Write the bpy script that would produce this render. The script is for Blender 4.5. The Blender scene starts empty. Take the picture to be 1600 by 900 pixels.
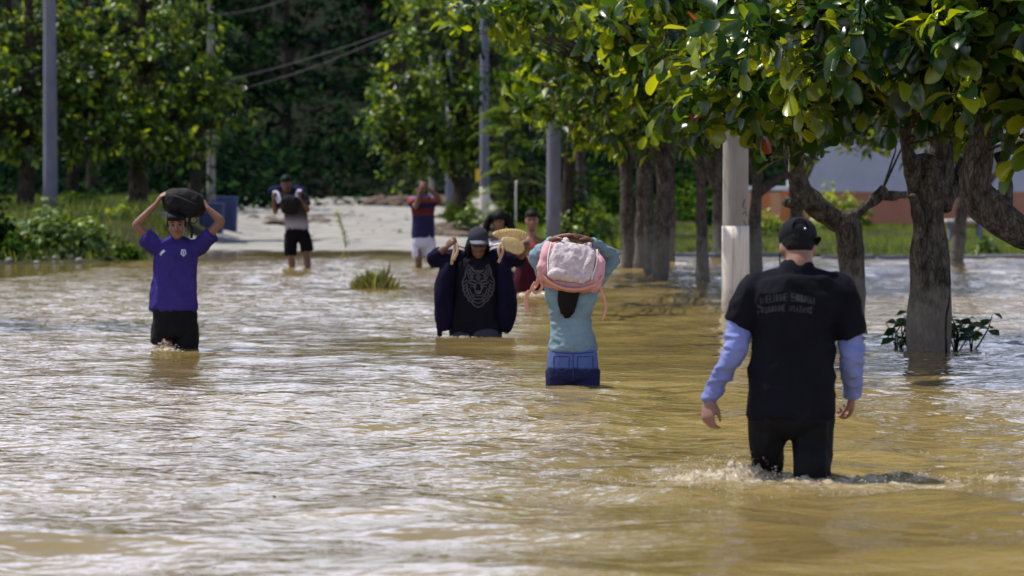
import bpy, bmesh, math, random
import numpy as np
from mathutils import Vector, Matrix, noise
from mathutils.bvhtree import BVHTree

random.seed(7)
rng = np.random.default_rng(7)
SC = bpy.context.scene
COL = SC.collection
R = math.radians

# ------------------------------------------------------------------ camera
FPX = 5333.0                     # focal length in pixels of a 1600 px wide picture
PITCH = math.atan(164.0 / FPX)
CAMZ = 1.31
cam_d = bpy.data.cameras.new('camera')
cam = bpy.data.objects.new('camera', cam_d)
COL.objects.link(cam)
cam.location = (0, 0, CAMZ)
cam.rotation_euler = (R(90) - PITCH, 0, 0)
cam_d.sensor_width = 36.0
cam_d.lens = FPX / 1600.0 * 36.0
cam_d.clip_start = 0.5
cam_d.clip_end = 3000
cam_d.dof.use_dof = True
cam_d.dof.focus_distance = 20.5
cam_d.dof.aperture_fstop = 4.0
SC.camera = cam

# ------------------------------------------------------------------ light
TO_SUN = Vector((-0.40, 0.17, 0.90)).normalized()
sun_el = math.asin(TO_SUN.z)
sun_az = math.atan2(TO_SUN.x, TO_SUN.y)
W = bpy.data.worlds.new('World')
SC.world = W
W.use_nodes = True
nt = W.node_tree
nt.nodes.clear()
out = nt.nodes.new('ShaderNodeOutputWorld')
bg = nt.nodes.new('ShaderNodeBackground')
sky = nt.nodes.new('ShaderNodeTexSky')
sky.sky_type = 'NISHITA'
sky.sun_disc = False
sky.sun_elevation = sun_el
sky.sun_rotation = sun_az
sky.air_density = 1.0
sky.dust_density = 1.0
tc = nt.nodes.new('ShaderNodeTexCoord')
mp = nt.nodes.new('ShaderNodeMapping')
mp.inputs['Scale'].default_value = (1, 1, 2.4)
nz = nt.nodes.new('ShaderNodeTexNoise')
nz.inputs['Scale'].default_value = 2.6
nz.inputs['Detail'].default_value = 6
cr = nt.nodes.new('ShaderNodeValToRGB')
cr.color_ramp.elements[0].position = 0.46
cr.color_ramp.elements[1].position = 0.72
mx = nt.nodes.new('ShaderNodeMix')
mx.data_type = 'RGBA'
mx.inputs[7].default_value = (19.0, 19.6, 25.0, 1)
nt.links.new(tc.outputs['Generated'], mp.inputs['Vector'])
nt.links.new(mp.outputs['Vector'], nz.inputs['Vector'])
sp = nt.nodes.new('ShaderNodeSeparateXYZ')
nt.links.new(tc.outputs['Generated'], sp.inputs[0])
hz = nt.nodes.new('ShaderNodeMapRange')
hz.inputs[1].default_value = 0.0; hz.inputs[2].default_value = 0.65; hz.inputs[3].default_value = 0.22; hz.inputs[4].default_value = -0.22
nt.links.new(sp.outputs[2], hz.inputs[0])
ad = nt.nodes.new('ShaderNodeMath'); ad.operation = 'ADD'
nt.links.new(nz.outputs['Fac'], ad.inputs[0]); nt.links.new(hz.outputs[0], ad.inputs[1])
nt.links.new(ad.outputs[0], cr.inputs['Fac'])
nt.links.new(cr.outputs['Color'], mx.inputs[0])
nt.links.new(sky.outputs['Color'], mx.inputs[6])
nt.links.new(mx.outputs[2], bg.inputs['Color'])
bg.inputs['Strength'].default_value = 0.094
nt.links.new(bg.outputs['Background'], out.inputs['Surface'])

sl = bpy.data.lights.new('sun', 'SUN')
sl.energy = 5.0
sl.angle = R(0.5)
sl.color = (1.0, 0.955, 0.88)
sun = bpy.data.objects.new('sun', sl)
COL.objects.link(sun)
sun.rotation_euler = (-TO_SUN).to_track_quat('-Z', 'Y').to_euler()

SC.view_settings.view_transform = 'Standard'
SC.view_settings.look = 'None'
SC.view_settings.exposure = 0.42
SC.view_settings.gamma = 1.0
SC.view_settings.use_curve_mapping = False
SC.render.engine = 'CYCLES'
SC.cycles.max_bounces = 6
SC.cycles.transparent_max_bounces = 4
SC.cycles.caustics_reflective = False
SC.cycles.caustics_refractive = False

# ------------------------------------------------------------------ helpers
CP, SP = math.cos(PITCH), math.sin(PITCH)

def at(px, py, Y):
    """world point seen at photo pixel (px, py) at ground distance Y"""
    u, v = (px - 800) / FPX, (450 - py) / FPX
    d = Vector((u, CP + v * SP, -SP + v * CP))
    t = Y / d.y
    return Vector((d.x * t, Y, CAMZ + d.z * t))

def tag(o, label=None, cat=None, group=None, kind=None):
    if label: o['label'] = label
    if cat: o['category'] = cat
    if group: o['group'] = group
    if kind: o['kind'] = kind
    return o

def empty(name, loc, label=None, cat=None, group=None):
    o = bpy.data.objects.new(name, None)
    o.empty_display_size = 0.1
    COL.objects.link(o)
    o.location = loc
    return tag(o, label, cat, group)

def make_mesh(name, V, F, smooth=True, attrs=None):
    """V (n,3) array, F list of faces or an (m,4)/(m,3) array"""
    me = bpy.data.meshes.new(name)
    V = np.asarray(V, dtype=np.float32)
    if isinstance(F, np.ndarray):
        m, k = F.shape
        me.vertices.add(len(V))
        me.vertices.foreach_set('co', V.ravel())
        me.loops.add(m * k)
        me.loops.foreach_set('vertex_index', F.astype(np.int32).ravel())
        me.polygons.add(m)
        me.polygons.foreach_set('loop_start', np.arange(0, m * k, k, dtype=np.int32))
        me.update(calc_edges=True)
    else:
        me.from_pydata([tuple(map(float, v)) for v in V], [], [tuple(int(i) for i in f) for f in F])
        me.update()
    if smooth:
        me.polygons.foreach_set('use_smooth', np.ones(len(me.polygons), dtype=bool))
    if attrs:
        for k_, a in attrs.items():
            at_ = me.attributes.new(k_, 'FLOAT', 'POINT')
            at_.data.foreach_set('value', np.asarray(a, dtype=np.float32))
    return me

def link(name, me, mat=None, parent=None, world=True):
    """link mesh (in world coordinates) as an object; under a parent the data is shifted to the parent's origin"""
    o = bpy.data.objects.new(name, me)
    COL.objects.link(o)
    if mat is not None:
        me.materials.clear()
        me.materials.append(mat)
    if parent is not None:
        o.parent = parent
        if world:
            p = parent
            off = Vector((0, 0, 0))
            while p is not None:
                off += p.location
                p = p.parent
            me.transform(Matrix.Translation(-off))
    return o

class Bag:
    """collects closed pieces"""
    def __init__(s):
        s.V, s.F, s.n = [], [], 0
    def add(s, V, F):
        V = np.asarray(V, dtype=float)
        s.V.append(V)
        s.F += [tuple(i + s.n for i in f) for f in F]
        s.n += len(V)
        return s
    def mesh(s, name='m', smooth=True):
        return make_mesh(name, np.vstack(s.V), s.F, smooth)

def crom(P, k):
    """Catmull-Rom subdivision of rows of P, k steps per span"""
    P = np.asarray(P, dtype=float)
    if len(P) < 3 or k <= 1:
        if len(P) == 2 and k > 1:
            return np.array([P[0] + (P[1] - P[0]) * t for t in np.linspace(0, 1, k + 1)])
        return P
    Q = np.vstack([2 * P[0] - P[1], P, 2 * P[-1] - P[-2]])
    o = []
    for i in range(1, len(Q) - 2):
        p0, p1, p2, p3 = Q[i - 1], Q[i], Q[i + 1], Q[i + 2]
        for j in range(k):
            t = j / k
            o.append(.5 * ((2 * p1) + (-p0 + p2) * t + (2 * p0 - 5 * p1 + 4 * p2 - p3) * t * t + (-p0 + 3 * p1 - 3 * p2 + p3) * t ** 3))
    o.append(P[-1])
    return np.array(o)

def tube(P, rad, side=None, n=12, k=4, sq=2.0, cap=0.6):
    """closed tube along P; rad rows: r or (r_side, r_other); side: hint for the first axis"""
    P = np.array([tuple(p) for p in P], dtype=float)
    rad = np.array([(r, r) if np.isscalar(r) else tuple(r) for r in rad], dtype=float)
    D = crom(np.hstack([P, rad]), k)
    P, rad = D[:, :3], np.maximum(D[:, 3:], 0.0005)
    T = np.gradient(P, axis=0)
    T /= np.linalg.norm(T, axis=1)[:, None] + 1e-12
    if side is None:
        side = np.array([1, 0, 0.0]) if abs(T[0][0]) < .8 else np.array([0, 1.0, 0])
        transport = True
    else:
        side = np.array(tuple(side), dtype=float)
        transport = False
    S = []
    s = side
    for t in T:
        q = s - t * np.dot(s, t)
        q /= np.linalg.norm(q) + 1e-12
        S.append(q)
        if transport: s = q
    S = np.array(S)
    B = np.cross(T, S)
    a = np.linspace(0, 2 * np.pi, n, endpoint=False)
    ca, sa = np.cos(a), np.sin(a)
    if sq != 2.0:
        e = 2.0 / sq
        ca, sa = np.sign(ca) * np.abs(ca) ** e, np.sign(sa) * np.abs(sa) ** e
    rings = []
    def ring(c, S_, B_, r0, r1):
        return c + S_[None] * (ca * r0)[:, None] + B_[None] * (sa * r1)[:, None]
    if cap > 0:
        r = rad[0]; m = min(r)
        rings.append(ring(P[0] - T[0] * m * cap, S[0], B[0], r[0] - m * .55, r[1] - m * .55))
        rings.append(ring(P[0] - T[0] * m * cap * .55, S[0], B[0], r[0] - m * .2, r[1] - m * .2))
    for i in range(len(P)):
        rings.append(ring(P[i], S[i], B[i], rad[i][0], rad[i][1]))
    if cap > 0:
        r = rad[-1]; m = min(r)
        rings.append(ring(P[-1] + T[-1] * m * cap * .55, S[-1], B[-1], r[0] - m * .2, r[1] - m * .2))
        rings.append(ring(P[-1] + T[-1] * m * cap, S[-1], B[-1], r[0] - m * .55, r[1] - m * .55))
    return rings_mesh(rings)

def rings_mesh(rings, closed=True):
    n = len(rings[0])
    V = np.vstack(rings)
    F = []
    for i in range(len(rings) - 1):
        for j in range(n):
            F.append((i * n + j, i * n + (j + 1) % n, (i + 1) * n + (j + 1) % n, (i + 1) * n + j))
    if closed:
        F.append(tuple(range(n - 1, -1, -1)))
        F.append(tuple((len(rings) - 1) * n + j for j in range(n)))
    return V, F

def ellipsoid(c, r, Rm=None, n=16, m=10, sq=2.0):
    c = np.array(tuple(c), dtype=float)
    rings = []
    e = 2.0 / sq
    def pw(x): return np.sign(x) * np.abs(x) ** e
    for i in range(m + 1):
        ph = -math.pi / 2 + math.pi * (i + .25) / (m + .5)
        a = np.linspace(0, 2 * np.pi, n, endpoint=False)
        x = pw(np.cos(a)) * pw(np.array([math.cos(ph)])) * r[0]
        y = pw(np.sin(a)) * pw(np.array([math.cos(ph)])) * r[1]
        z = np.full(n, float(pw(np.array([math.sin(ph)]))[0]) * r[2])
        q = np.stack([x, y, z], 1)
        if Rm is not None: q = q @ np.array(Rm).T
        rings.append(q + c)
    return rings_mesh(rings)

def box(c, h, Rm=None):
    c = np.array(tuple(c), dtype=float)
    q = np.array([(x, y, z) for x in (-1, 1) for y in (-1, 1) for z in (-1, 1)], dtype=float) * np.array(h)
    if Rm is not None: q = q @ np.array(Rm).T
    F = [(0, 1, 3, 2), (4, 6, 7, 5), (0, 4, 5, 1), (2, 3, 7, 6), (0, 2, 6, 4), (1, 5, 7, 3)]
    return q + c, F

def bevel_mesh(me, w, seg=2):
    bm = bmesh.new(); bm.from_mesh(me)
    bmesh.ops.remove_doubles(bm, verts=bm.verts, dist=1e-5)
    bmesh.ops.bevel(bm, geom=list(bm.edges), offset=w, segments=seg, affect='EDGES', profile=.6)
    bm.to_mesh(me); bm.free()
    return me

def fuse(name, bag, voxel, mat, parent, smooth=4, disp=None):
    """pieces of a Bag grown together to one continuous closed surface"""
    me = bag.mesh('tmp', False)
    bm = bmesh.new(); bm.from_mesh(me)
    bmesh.ops.recalc_face_normals(bm, faces=bm.faces)
    bm.to_mesh(me); bm.free()
    o = bpy.data.objects.new('tmp', me)
    COL.objects.link(o)
    m = o.modifiers.new('r', 'REMESH'); m.mode = 'VOXEL'; m.voxel_size = voxel; m.adaptivity = 0
    m.use_smooth_shade = True
    if smooth:
        s = o.modifiers.new('s', 'SMOOTH'); s.factor = .5; s.iterations = smooth
    dg = bpy.context.evaluated_depsgraph_get()
    me2 = bpy.data.meshes.new_from_object(o.evaluated_get(dg))
    bpy.data.objects.remove(o); bpy.data.meshes.remove(me)
    me2.name = name
    if disp is not None:
        n = len(me2.vertices)
        co = np.empty(n * 3, np.float32); me2.vertices.foreach_get('co', co); co = co.reshape(-1, 3)
        no = np.empty(n * 3, np.float32); me2.vertices.foreach_get('normal', no); no = no.reshape(-1, 3)
        d = disp(co)
        co = co + no * d[:, None]
        me2.vertices.foreach_set('co', co.astype(np.float32).ravel())
        me2.update()
    me2.polygons.foreach_set('use_smooth', np.ones(len(me2.polygons), dtype=bool))
    return link(name, me2, mat, parent)

def snoise(P, freq, seed=0, octaves=3):
    """smooth pseudo noise from warped sines, vectorised, about -1..1"""
    r = np.random.default_rng(seed)
    P = np.asarray(P, dtype=float) * freq
    o = np.zeros(len(P)); amp = 1.0; tot = 0
    for k in range(octaves):
        for j in range(4):
            d = r.normal(size=3); d /= np.linalg.norm(d)
            e = r.normal(size=3); e /= np.linalg.norm(e)
            ph = r.uniform(0, 6.28)
            o += amp * np.sin(P @ d * 6.28 + 1.3 * np.sin(P @ e * 4.1 + ph) + ph * 2)
        tot += amp * 2.2
        P = P * 1.9; amp *= .55
    return o / tot

def folds(amp, freq=(7, 7, 3), seed=1):
    fr = np.array(freq)
    def f(co):
        a = snoise(co * fr, 1.0, seed, 2)
        c_ = snoise(co * fr * .8, 1.0, seed + 9, 2)
        return np.maximum(-.0045, amp * 1.1 * (1 - 2.6 * np.abs(a)) * (.55 + .45 * c_) + amp * .35 * (1 - 2 * np.abs(snoise(co * fr, 2.1, seed + 5, 2))))
    return f

# ------------------------------------------------------------------ materials
def mat_new(name):
    m = bpy.data.materials.new(name); m.use_nodes = True
    t = m.node_tree
    b = t.nodes['Principled BSDF']
    return m, t, b

def N(t, ty, **kw):
    n = t.nodes.new(ty)
    for k, v in kw.items():
        if k.startswith('_'): setattr(n, k[1:], v)
        else: n.inputs[k.replace('_', ' ')].default_value = v
    return n

def ramp(t, stops):
    r = t.nodes.new('ShaderNodeValToRGB')
    e = r.color_ramp.elements
    while len(e) < len(stops): e.new(.5)
    for i, (p, c) in enumerate(stops):
        e[i].position = p
        e[i].color = (c[0], c[1], c[2], 1)
    return r

def noisy(name, c1, c2, scale=6, rough=.85, bump=.2, bscale=None, detail=5, spec=.3, coords='Object', stretch=(1, 1, 1), bdist=.01):
    m, t, b = mat_new(name)
    tc_ = N(t, 'ShaderNodeTexCoord')
    mp_ = N(t, 'ShaderNodeMapping'); mp_.inputs['Scale'].default_value = stretch
    t.links.new(tc_.outputs[coords], mp_.inputs['Vector'])
    n1 = N(t, 'ShaderNodeTexNoise', Scale=scale, Detail=detail, Roughness=.6)
    t.links.new(mp_.outputs['Vector'], n1.inputs['Vector'])
    r = ramp(t, [(.32, c1), (.68, c2)])
    t.links.new(n1.outputs['Fac'], r.inputs['Fac'])
    t.links.new(r.outputs['Color'], b.inputs['Base Color'])
    b.inputs['Roughness'].default_value = rough
    b.inputs['Specular IOR Level'].default_value = spec
    if bump > 0:
        n2 = N(t, 'ShaderNodeTexNoise', Scale=bscale or scale * 6, Detail=4)
        t.links.new(mp_.outputs['Vector'], n2.inputs['Vector'])
        bp = N(t, 'ShaderNodeBump', Strength=bump, Distance=bdist)
        t.links.new(n2.outputs['Fac'], bp.inputs['Height'])
        t.links.new(bp.outputs['Normal'], b.inputs['Normal'])
    return m

def leaf_mat(name, dark, mid, bright, rare=None, transl=.45, rough=.35, spec=.4):
    m, t, b = mat_new(name)
    a = N(t, 'ShaderNodeAttribute', _attribute_name='rnd')
    st = [(0.0, dark), (.45, mid), (.86, bright)]
    if rare: st += [(.988, bright), (.994, rare)]
    r = ramp(t, st)
    t.links.new(a.outputs['Fac'], r.inputs['Fac'])
    t.links.new(r.outputs['Color'], b.inputs['Base Color'])
    b.inputs['Roughness'].default_value = rough
    b.inputs['Specular IOR Level'].default_value = spec
    base_out = b.outputs[0]
    if spec == 0:
        dfs = N(t, 'ShaderNodeBsdfDiffuse'); t.links.new(r.outputs['Color'], dfs.inputs['Color']); base_out = dfs.outputs[0]
    tr = N(t, 'ShaderNodeBsdfTranslucent')
    g = N(t, 'ShaderNodeMix', _data_type='RGBA', _blend_type='MULTIPLY')
    g.inputs[0].default_value = 1
    g.inputs[7].default_value = (1.9, 1.55, .35, 1)
    t.links.new(r.outputs['Color'], g.inputs[6])
    t.links.new(g.outputs[2], tr.inputs['Color'])
    mxs = N(t, 'ShaderNodeMixShader', Fac=transl)
    t.links.new(base_out, mxs.inputs[1])
    t.links.new(tr.outputs[0], mxs.inputs[2])
    t.links.new(mxs.outputs[0], t.nodes['Material Output'].inputs['Surface'])
    return m

def bark_mat(name, c1, c2, pale=None, zpale=.6):
    m = noisy(name, tuple(x * .55 for x in c1), tuple(x * 1.15 for x in c2), scale=16, detail=9, rough=.95, bump=1.0, bscale=30, stretch=(1, 1, .4), bdist=.05, spec=.1)
    t = m.node_tree; b = t.nodes['Principled BSDF']
    src = b.inputs['Base Color'].links[0].from_socket
    geo0 = N(t, 'ShaderNodeNewGeometry')
    mpv = N(t, 'ShaderNodeMapping'); mpv.inputs['Scale'].default_value = (1, 1, .28)
    t.links.new(geo0.outputs['Position'], mpv.inputs['Vector'])
    nw = N(t, 'ShaderNodeTexNoise', Scale=6, Detail=3); t.links.new(mpv.outputs[0], nw.inputs['Vector'])
    mv = N(t, 'ShaderNodeMix', _data_type='VECTOR'); mv.inputs[0].default_value = .12
    t.links.new(mpv.outputs[0], mv.inputs[4]); t.links.new(nw.outputs['Color'], mv.inputs[5])
    vo = N(t, 'ShaderNodeTexVoronoi', _feature='DISTANCE_TO_EDGE', Scale=38); t.links.new(mv.outputs[1], vo.inputs['Vector'])
    rv = N(t, 'ShaderNodeMapRange'); rv.inputs[1].default_value = 0; rv.inputs[2].default_value = .16; rv.inputs[3].default_value = .45; rv.inputs[4].default_value = 1.15
    t.links.new(vo.outputs['Distance'], rv.inputs[0])
    sz = N(t, 'ShaderNodeSeparateXYZ'); t.links.new(geo0.outputs['Position'], sz.inputs[0])
    nw2 = N(t, 'ShaderNodeMath', _operation='MULTIPLY_ADD'); nw2.inputs[1].default_value = -.16; t.links.new(nw.outputs['Fac'], nw2.inputs[0]); t.links.new(sz.outputs[2], nw2.inputs[2])
    rw = N(t, 'ShaderNodeMapRange'); rw.inputs[1].default_value = -.02; rw.inputs[2].default_value = .03; rw.inputs[3].default_value = .42; rw.inputs[4].default_value = 1
    t.links.new(nw2.outputs[0], rw.inputs[0])
    mu = N(t, 'ShaderNodeMath', _operation='MULTIPLY'); t.links.new(rv.outputs[0], mu.inputs[0]); t.links.new(rw.outputs[0], mu.inputs[1])
    vm = N(t, 'ShaderNodeVectorMath', _operation='SCALE'); t.links.new(src, vm.inputs[0]); t.links.new(mu.outputs[0], vm.inputs['Scale'])
    t.links.new(vm.outputs[0], b.inputs['Base Color'])
    if pale:
        t = m.node_tree; b = t.nodes['Principled BSDF']
        src = b.inputs['Base Color'].links[0].from_socket
        geo = N(t, 'ShaderNodeNewGeometry')
        sep = N(t, 'ShaderNodeSeparateXYZ')
        t.links.new(geo.outputs['Position'], sep.inputs[0])
        nn = N(t, 'ShaderNodeTexNoise', Scale=7, Detail=5)
        t.links.new(geo.outputs['Position'], nn.inputs['Vector'])
        mm = N(t, 'ShaderNodeMath', _operation='MULTIPLY_ADD'); mm.inputs[1].default_value = .9; mm.inputs[2].default_value = -.45
        t.links.new(nn.outputs['Fac'], mm.inputs[0])
        ad = N(t, 'ShaderNodeMath', _operation='ADD')
        t.links.new(sep.outputs[2], ad.inputs[0]); t.links.new(mm.outputs[0], ad.inputs[1])
        mr = N(t, 'ShaderNodeMapRange'); mr.inputs[1].default_value = zpale + .12; mr.inputs[2].default_value = zpale - .12
        mr.inputs[3].default_value = 0; mr.inputs[4].default_value = .5
        t.links.new(ad.outputs[0], mr.inputs[0])
        mxx = N(t, 'ShaderNodeMix', _data_type='RGBA')
        mxx.inputs[7].default_value = (*pale, 1)
        t.links.new(mr.outputs[0], mxx.inputs[0]); t.links.new(src, mxx.inputs[6])
        t.links.new(mxx.outputs[2], b.inputs['Base Color'])
    return m

M = {}
M['skin'] = noisy('skin', (.135, .062, .037), (.185, .09, .055), 12, .5, .1, 90, spec=.4, bdist=.002)
M['skin_dark'] = noisy('skin_dark', (.095, .042, .026), (.135, .064, .04), 12, .5, .1, 90, spec=.4, bdist=.002)
M['skin_pale'] = noisy('skin_pale', (.17, .082, .054), (.225, .115, .08), 12, .5, .1, 90, spec=.4, bdist=.002)
def cloth(name, c, var=1.25, rough=.9, bump=.35):
    return noisy(name, tuple(x / var for x in c), tuple(x * var for x in c), 5, rough, bump, 60, spec=.06, bdist=.004)
M['black_tee'] = cloth('black_tee', (.0065, .0065, .010))
M['black_cloth'] = cloth('black_cloth', (.005, .005, .007))
M['wet_black'] = noisy('wet_black', (.003, .003, .004), (.005, .005, .006), 5, .8, .4, 30, spec=.15, bdist=.01)
M['purple_tee'] = cloth('purple_tee', (.030, .023, .130))
M['blue_sleeve'] = cloth('blue_sleeve', (.14, .17, .37))
M['navy'] = cloth('navy', (.016, .014, .045))
M['violet'] = cloth('violet', (.0065, .0055, .018))
M['teal'] = cloth('teal', (.135, .20, .24))
M['denim'] = cloth('denim', (.055, .085, .22))
M['denim_wet'] = cloth('denim_wet', (.010, .012, .045))
M['hair'] = noisy('hair', (.003, .003, .004), (.006, .005, .005), 20, .65, .6, 120, stretch=(1, 1, .15), bdist=.004, spec=.12)
M['cap'] = cloth('cap', (.012, .012, .016))
M['cap_grey'] = cloth('cap_grey', (.035, .036, .048))
M['bag_black'] = noisy('bag_black', (.005, .005, .006), (.009, .009, .010), 7, .75, .4, 26, spec=.15, bdist=.02)
M['pink'] = cloth('pink', (.50, .27, .31), 1.1)
M['peach'] = cloth('peach', (.50, .25, .19), 1.12)
M['plush'] = noisy('plush', (.42, .35, .36), (.66, .58, .60), 30, .98, 1.0, 130, spec=.05, bdist=.012)
M['red'] = cloth('red', (.26, .012, .022))
M['maroon'] = cloth('maroon', (.035, .006, .012))
M['orange'] = cloth('orange', (.50, .09, .02))
M['white_cloth'] = cloth('white_cloth', (.55, .55, .62), 1.08)
M['lavender'] = cloth('lavender', (.42, .42, .55), 1.1)
M['straw'] = noisy('straw', (.42, .30, .13), (.60, .46, .23), 40, .8, .5, 90, bdist=.004)
M['strap_beige'] = cloth('strap_beige', (.40, .28, .18))
M['white_cord'] = cloth('white_cord', (.7, .66, .6))
M['print_grey'] = cloth('print_grey', (.065, .062, .068))
M['print_shirt'] = cloth('print_shirt', (.034, .034, .040))
M['print_white'] = cloth('print_white', (.5, .5, .6))
M['eye_dark'] = noisy('eye_dark', (.006, .004, .003), (.012, .007, .005), 5, .25, 0)
M['lip'] = noisy('lip', (.20, .06, .045), (.26, .08, .06), 20, .45, 0)
M['glasses'] = noisy('glasses', (.003, .003, .004), (.005, .005, .006), 5, .12, 0, spec=.6)
# ------------------------------------------------------------------ terrain
def sstep(a, b, x):
    t = np.clip((x - a) / (b - a), 0, 1)
    return t * t * (3 - 2 * t)

def shore(x):
    """distance at which the bank leaves the water"""
    x = np.asarray(x, float)
    s = 55.5 + 14.5 * sstep(-7.0, -5.9, x)
    s = s - 7.0 * sstep(-.6, .6, x) - 3.0 * sstep(1.5, 6, x)
    s = s + .5 * np.sin(x * 1.7) + .3 * np.sin(x * 4.1 + 1)
    return s

def road_edge(y):
    """left side of the silted road, which opens to the left further back"""
    return -6.5 - .064 * np.clip(np.asarray(y, float) - 66, 0, None)

def ground_z(x, y):
    x = np.asarray(x, float); y = np.asarray(y, float)
    s = shore(x)
    d = y - s
    left = 1 - sstep(-.9, .5, x - road_edge(y))
    slope = .011 + .050 * left
    up = np.clip(d, 0, None) * slope
    lim = .42 + .33 * left
    up = np.where(up > lim, lim + (up - lim) * .02, up)
    dn = np.maximum(np.minimum(d, 0) * .0145, -.62)
    z = up + dn
    z = z + np.clip(y - 128, 0, None) * .30 * (1 - .6 * sstep(3, 12, x) * (1 - sstep(150, 190, y)))
    z = np.where(z > 12, 12 + (z - 12) * .01, z)
    z = z + np.where(d > 0, .035 * np.sin(x * 2.3 + y * .7) * np.sin(y * .9 + x), 0) * np.clip(d, 0, 1)
    return z

def gz(x, y):
    return float(ground_z(np.array([x]), np.array([y]))[0])

def grid(xs, ys, zf):
    X, Y = np.meshgrid(xs, ys)
    x, y = X.ravel(), Y.ravel()
    z = zf(x, y)
    V = np.stack([x, y, z], 1)
    nx, ny = len(xs), len(ys)
    i = np.arange(nx * ny).reshape(ny, nx)
    F = np.stack([i[:-1, :-1].ravel(), i[:-1, 1:].ravel(), i[1:, 1:].ravel(), i[1:, :-1].ravel()], 1)
    return V, F

def axis(parts):
    a = []
    for lo, hi, st in parts:
        a += list(np.arange(lo, hi - 1e-6, st))
    a.append(parts[-1][1])
    return np.array(a)

gx = axis([(-1200, -200, 100), (-200, -30, 10), (-30, 30, .5), (30, 200, 10), (200, 1200, 100)])
gy = axis([(-300, 0, 50), (0, 45, 5), (45, 145, 1.0), (145, 300, 5), (300, 2500, 100)])
V, F = grid(gx, gy, ground_z)
M['ground'] = noisy('ground', (.018, .022, .009), (.045, .042, .02), .9, .95, .8, 14, detail=8, bdist=.05)
t = M['ground'].node_tree; b = t.nodes['Principled BSDF']; src = b.inputs['Base Color'].links[0].from_socket
geo = N(t, 'ShaderNodeNewGeometry'); sep = N(t, 'ShaderNodeSeparateXYZ'); t.links.new(geo.outputs['Position'], sep.inputs[0])
mr = N(t, 'ShaderNodeMapRange'); mr.inputs[1].default_value = 122; mr.inputs[2].default_value = 130; t.links.new(sep.outputs[1], mr.inputs[0])
mxg = N(t, 'ShaderNodeMix', _data_type='RGBA'); mxg.inputs[7].default_value = (.008, .011, .006, 1)     # leaf litter of the forest floor
t.links.new(mr.outputs[0], mxg.inputs[0]); t.links.new(src, mxg.inputs[6]); t.links.new(mxg.outputs[2], b.inputs['Base Color'])
b.inputs['Specular IOR Level'].default_value = .05
o = link('ground', make_mesh('ground', V, F), M['ground']); tag(o, kind='structure')

# silted concrete road
rx = axis([(-11.0, -.4, .09)])
ry = axis([(66, 129, .30)])
def road_z(x, y):
    z = ground_z(x, y) + .045
    P = np.stack([x, y, x * 0], 1)
    z = z + .020 * snoise(P, .22, 3, 3) + .012 * snoise(P, 1.1, 8, 2)
    edge = np.minimum(x - road_edge(y), (-.4 - x) * .8)
    edge = edge + .35 * snoise(P, .25, 11, 3)
    return z - .16 * (1 - sstep(0, .5, edge)) - .6 * (1 - sstep(-1.5, -.4, edge))
V, F = grid(rx, ry, road_z)
m = noisy('road_silt', (.16, .153, .142), (.27, .258, .24), 1.1, .95, .5, 12, detail=8, bdist=.02)
M['road'] = m
o = link('road', make_mesh('road', V, F), m); tag(o, kind='structure')

# ------------------------------------------------------------------ flood water
WAVES = []
r_ = np.random.default_rng(21)
for i in range(54):
    lam = math.exp(r_.uniform(math.log(.30), math.log(2.6)))
    th = r_.normal(0, .75) + (-math.pi / 2 + .35)
    a = (.0085 if lam < .9 else .0036) * lam ** .75 * r_.uniform(.5, 1.3) / 2.0
    WAVES.append((2 * math.pi / lam * math.cos(th), 2 * math.pi / lam * math.sin(th), a, r_.uniform(0, 6.28), lam))

# people standing in the water: x, y, ring strength
WADERS = [(1.27, 15.15, 1.3), (.39, 22.2, .5), (-2.66, 27.0, .7), (-.28, 29.2, 1.0), (.22, 40, .4), (-3.3, 52, .3), (-1.4, 52, .3)]

def ruffle(x, y):
    """how wind ruffled the surface is (0 slick .. 1)"""
    P = np.stack([x * .8, y * .35, x * 0], 1)
    q = .72 + .42 * snoise(P, .16, 5, 3)
    wake = sstep(0, .9, (15.05 - .22 * np.abs(x - 1.27)) - y) * sstep(-6, -.5, x - (15 - y) * -.4)
    q = q * (1 - .34 * wake)
    s = shore(x)
    q = q * (1 - .80 * sstep(-15, -6, y - s) * (1 - sstep(-.9, .4, x) * .7))
    calm = sstep(-11.5, -8.5, y - s) * (1 - sstep(-1.2, .0, x)) * sstep(-7.5, -6.2, x)
    q = q * (1 - .93 * calm)
    return np.clip(q, .01, 1.2), wake

def water_z(x, y):
    q, wake = ruffle(x, y)
    z = np.zeros_like(x)
    for kx, ky, a, p, lam in WAVES:
        g = q if lam < 1.0 else (.55 + .45 * q + 1.5 * wake) * np.clip(q * 5, 0, 1)
        z += g * a * np.sin(kx * x + ky * y + p + .6 * np.sin(.7 * x * kx * .3 + p))
    for wx, wy, st in WADERS:
        d = np.sqrt((x - wx) ** 2 + (y - wy) ** 2) + 1e-6
        z += st * .010 * np.cos(d * 14.0 - .5) * np.exp(-d / .75) * sstep(.05, .2, d)
    # boiling water round the near wader
    d = np.sqrt(((x - 1.27) / 1.3) ** 2 + (y - 15.05) ** 2)
    P = np.stack([x, y, x * 0], 1)
    z += .022 * snoise(P, 2.6, 31, 3) * np.exp(-(d / .62) ** 2)
    z += .012 * snoise(P, 1.2, 33, 3) * np.exp(-(d / 1.4) ** 2)
    fade = (1 - sstep(11, 16, np.abs(x))) * (1 - sstep(66, 74, y)) * sstep(6.0, 8.0, y)
    z = z * fade
    return np.clip(z, -.12, .12)

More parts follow.
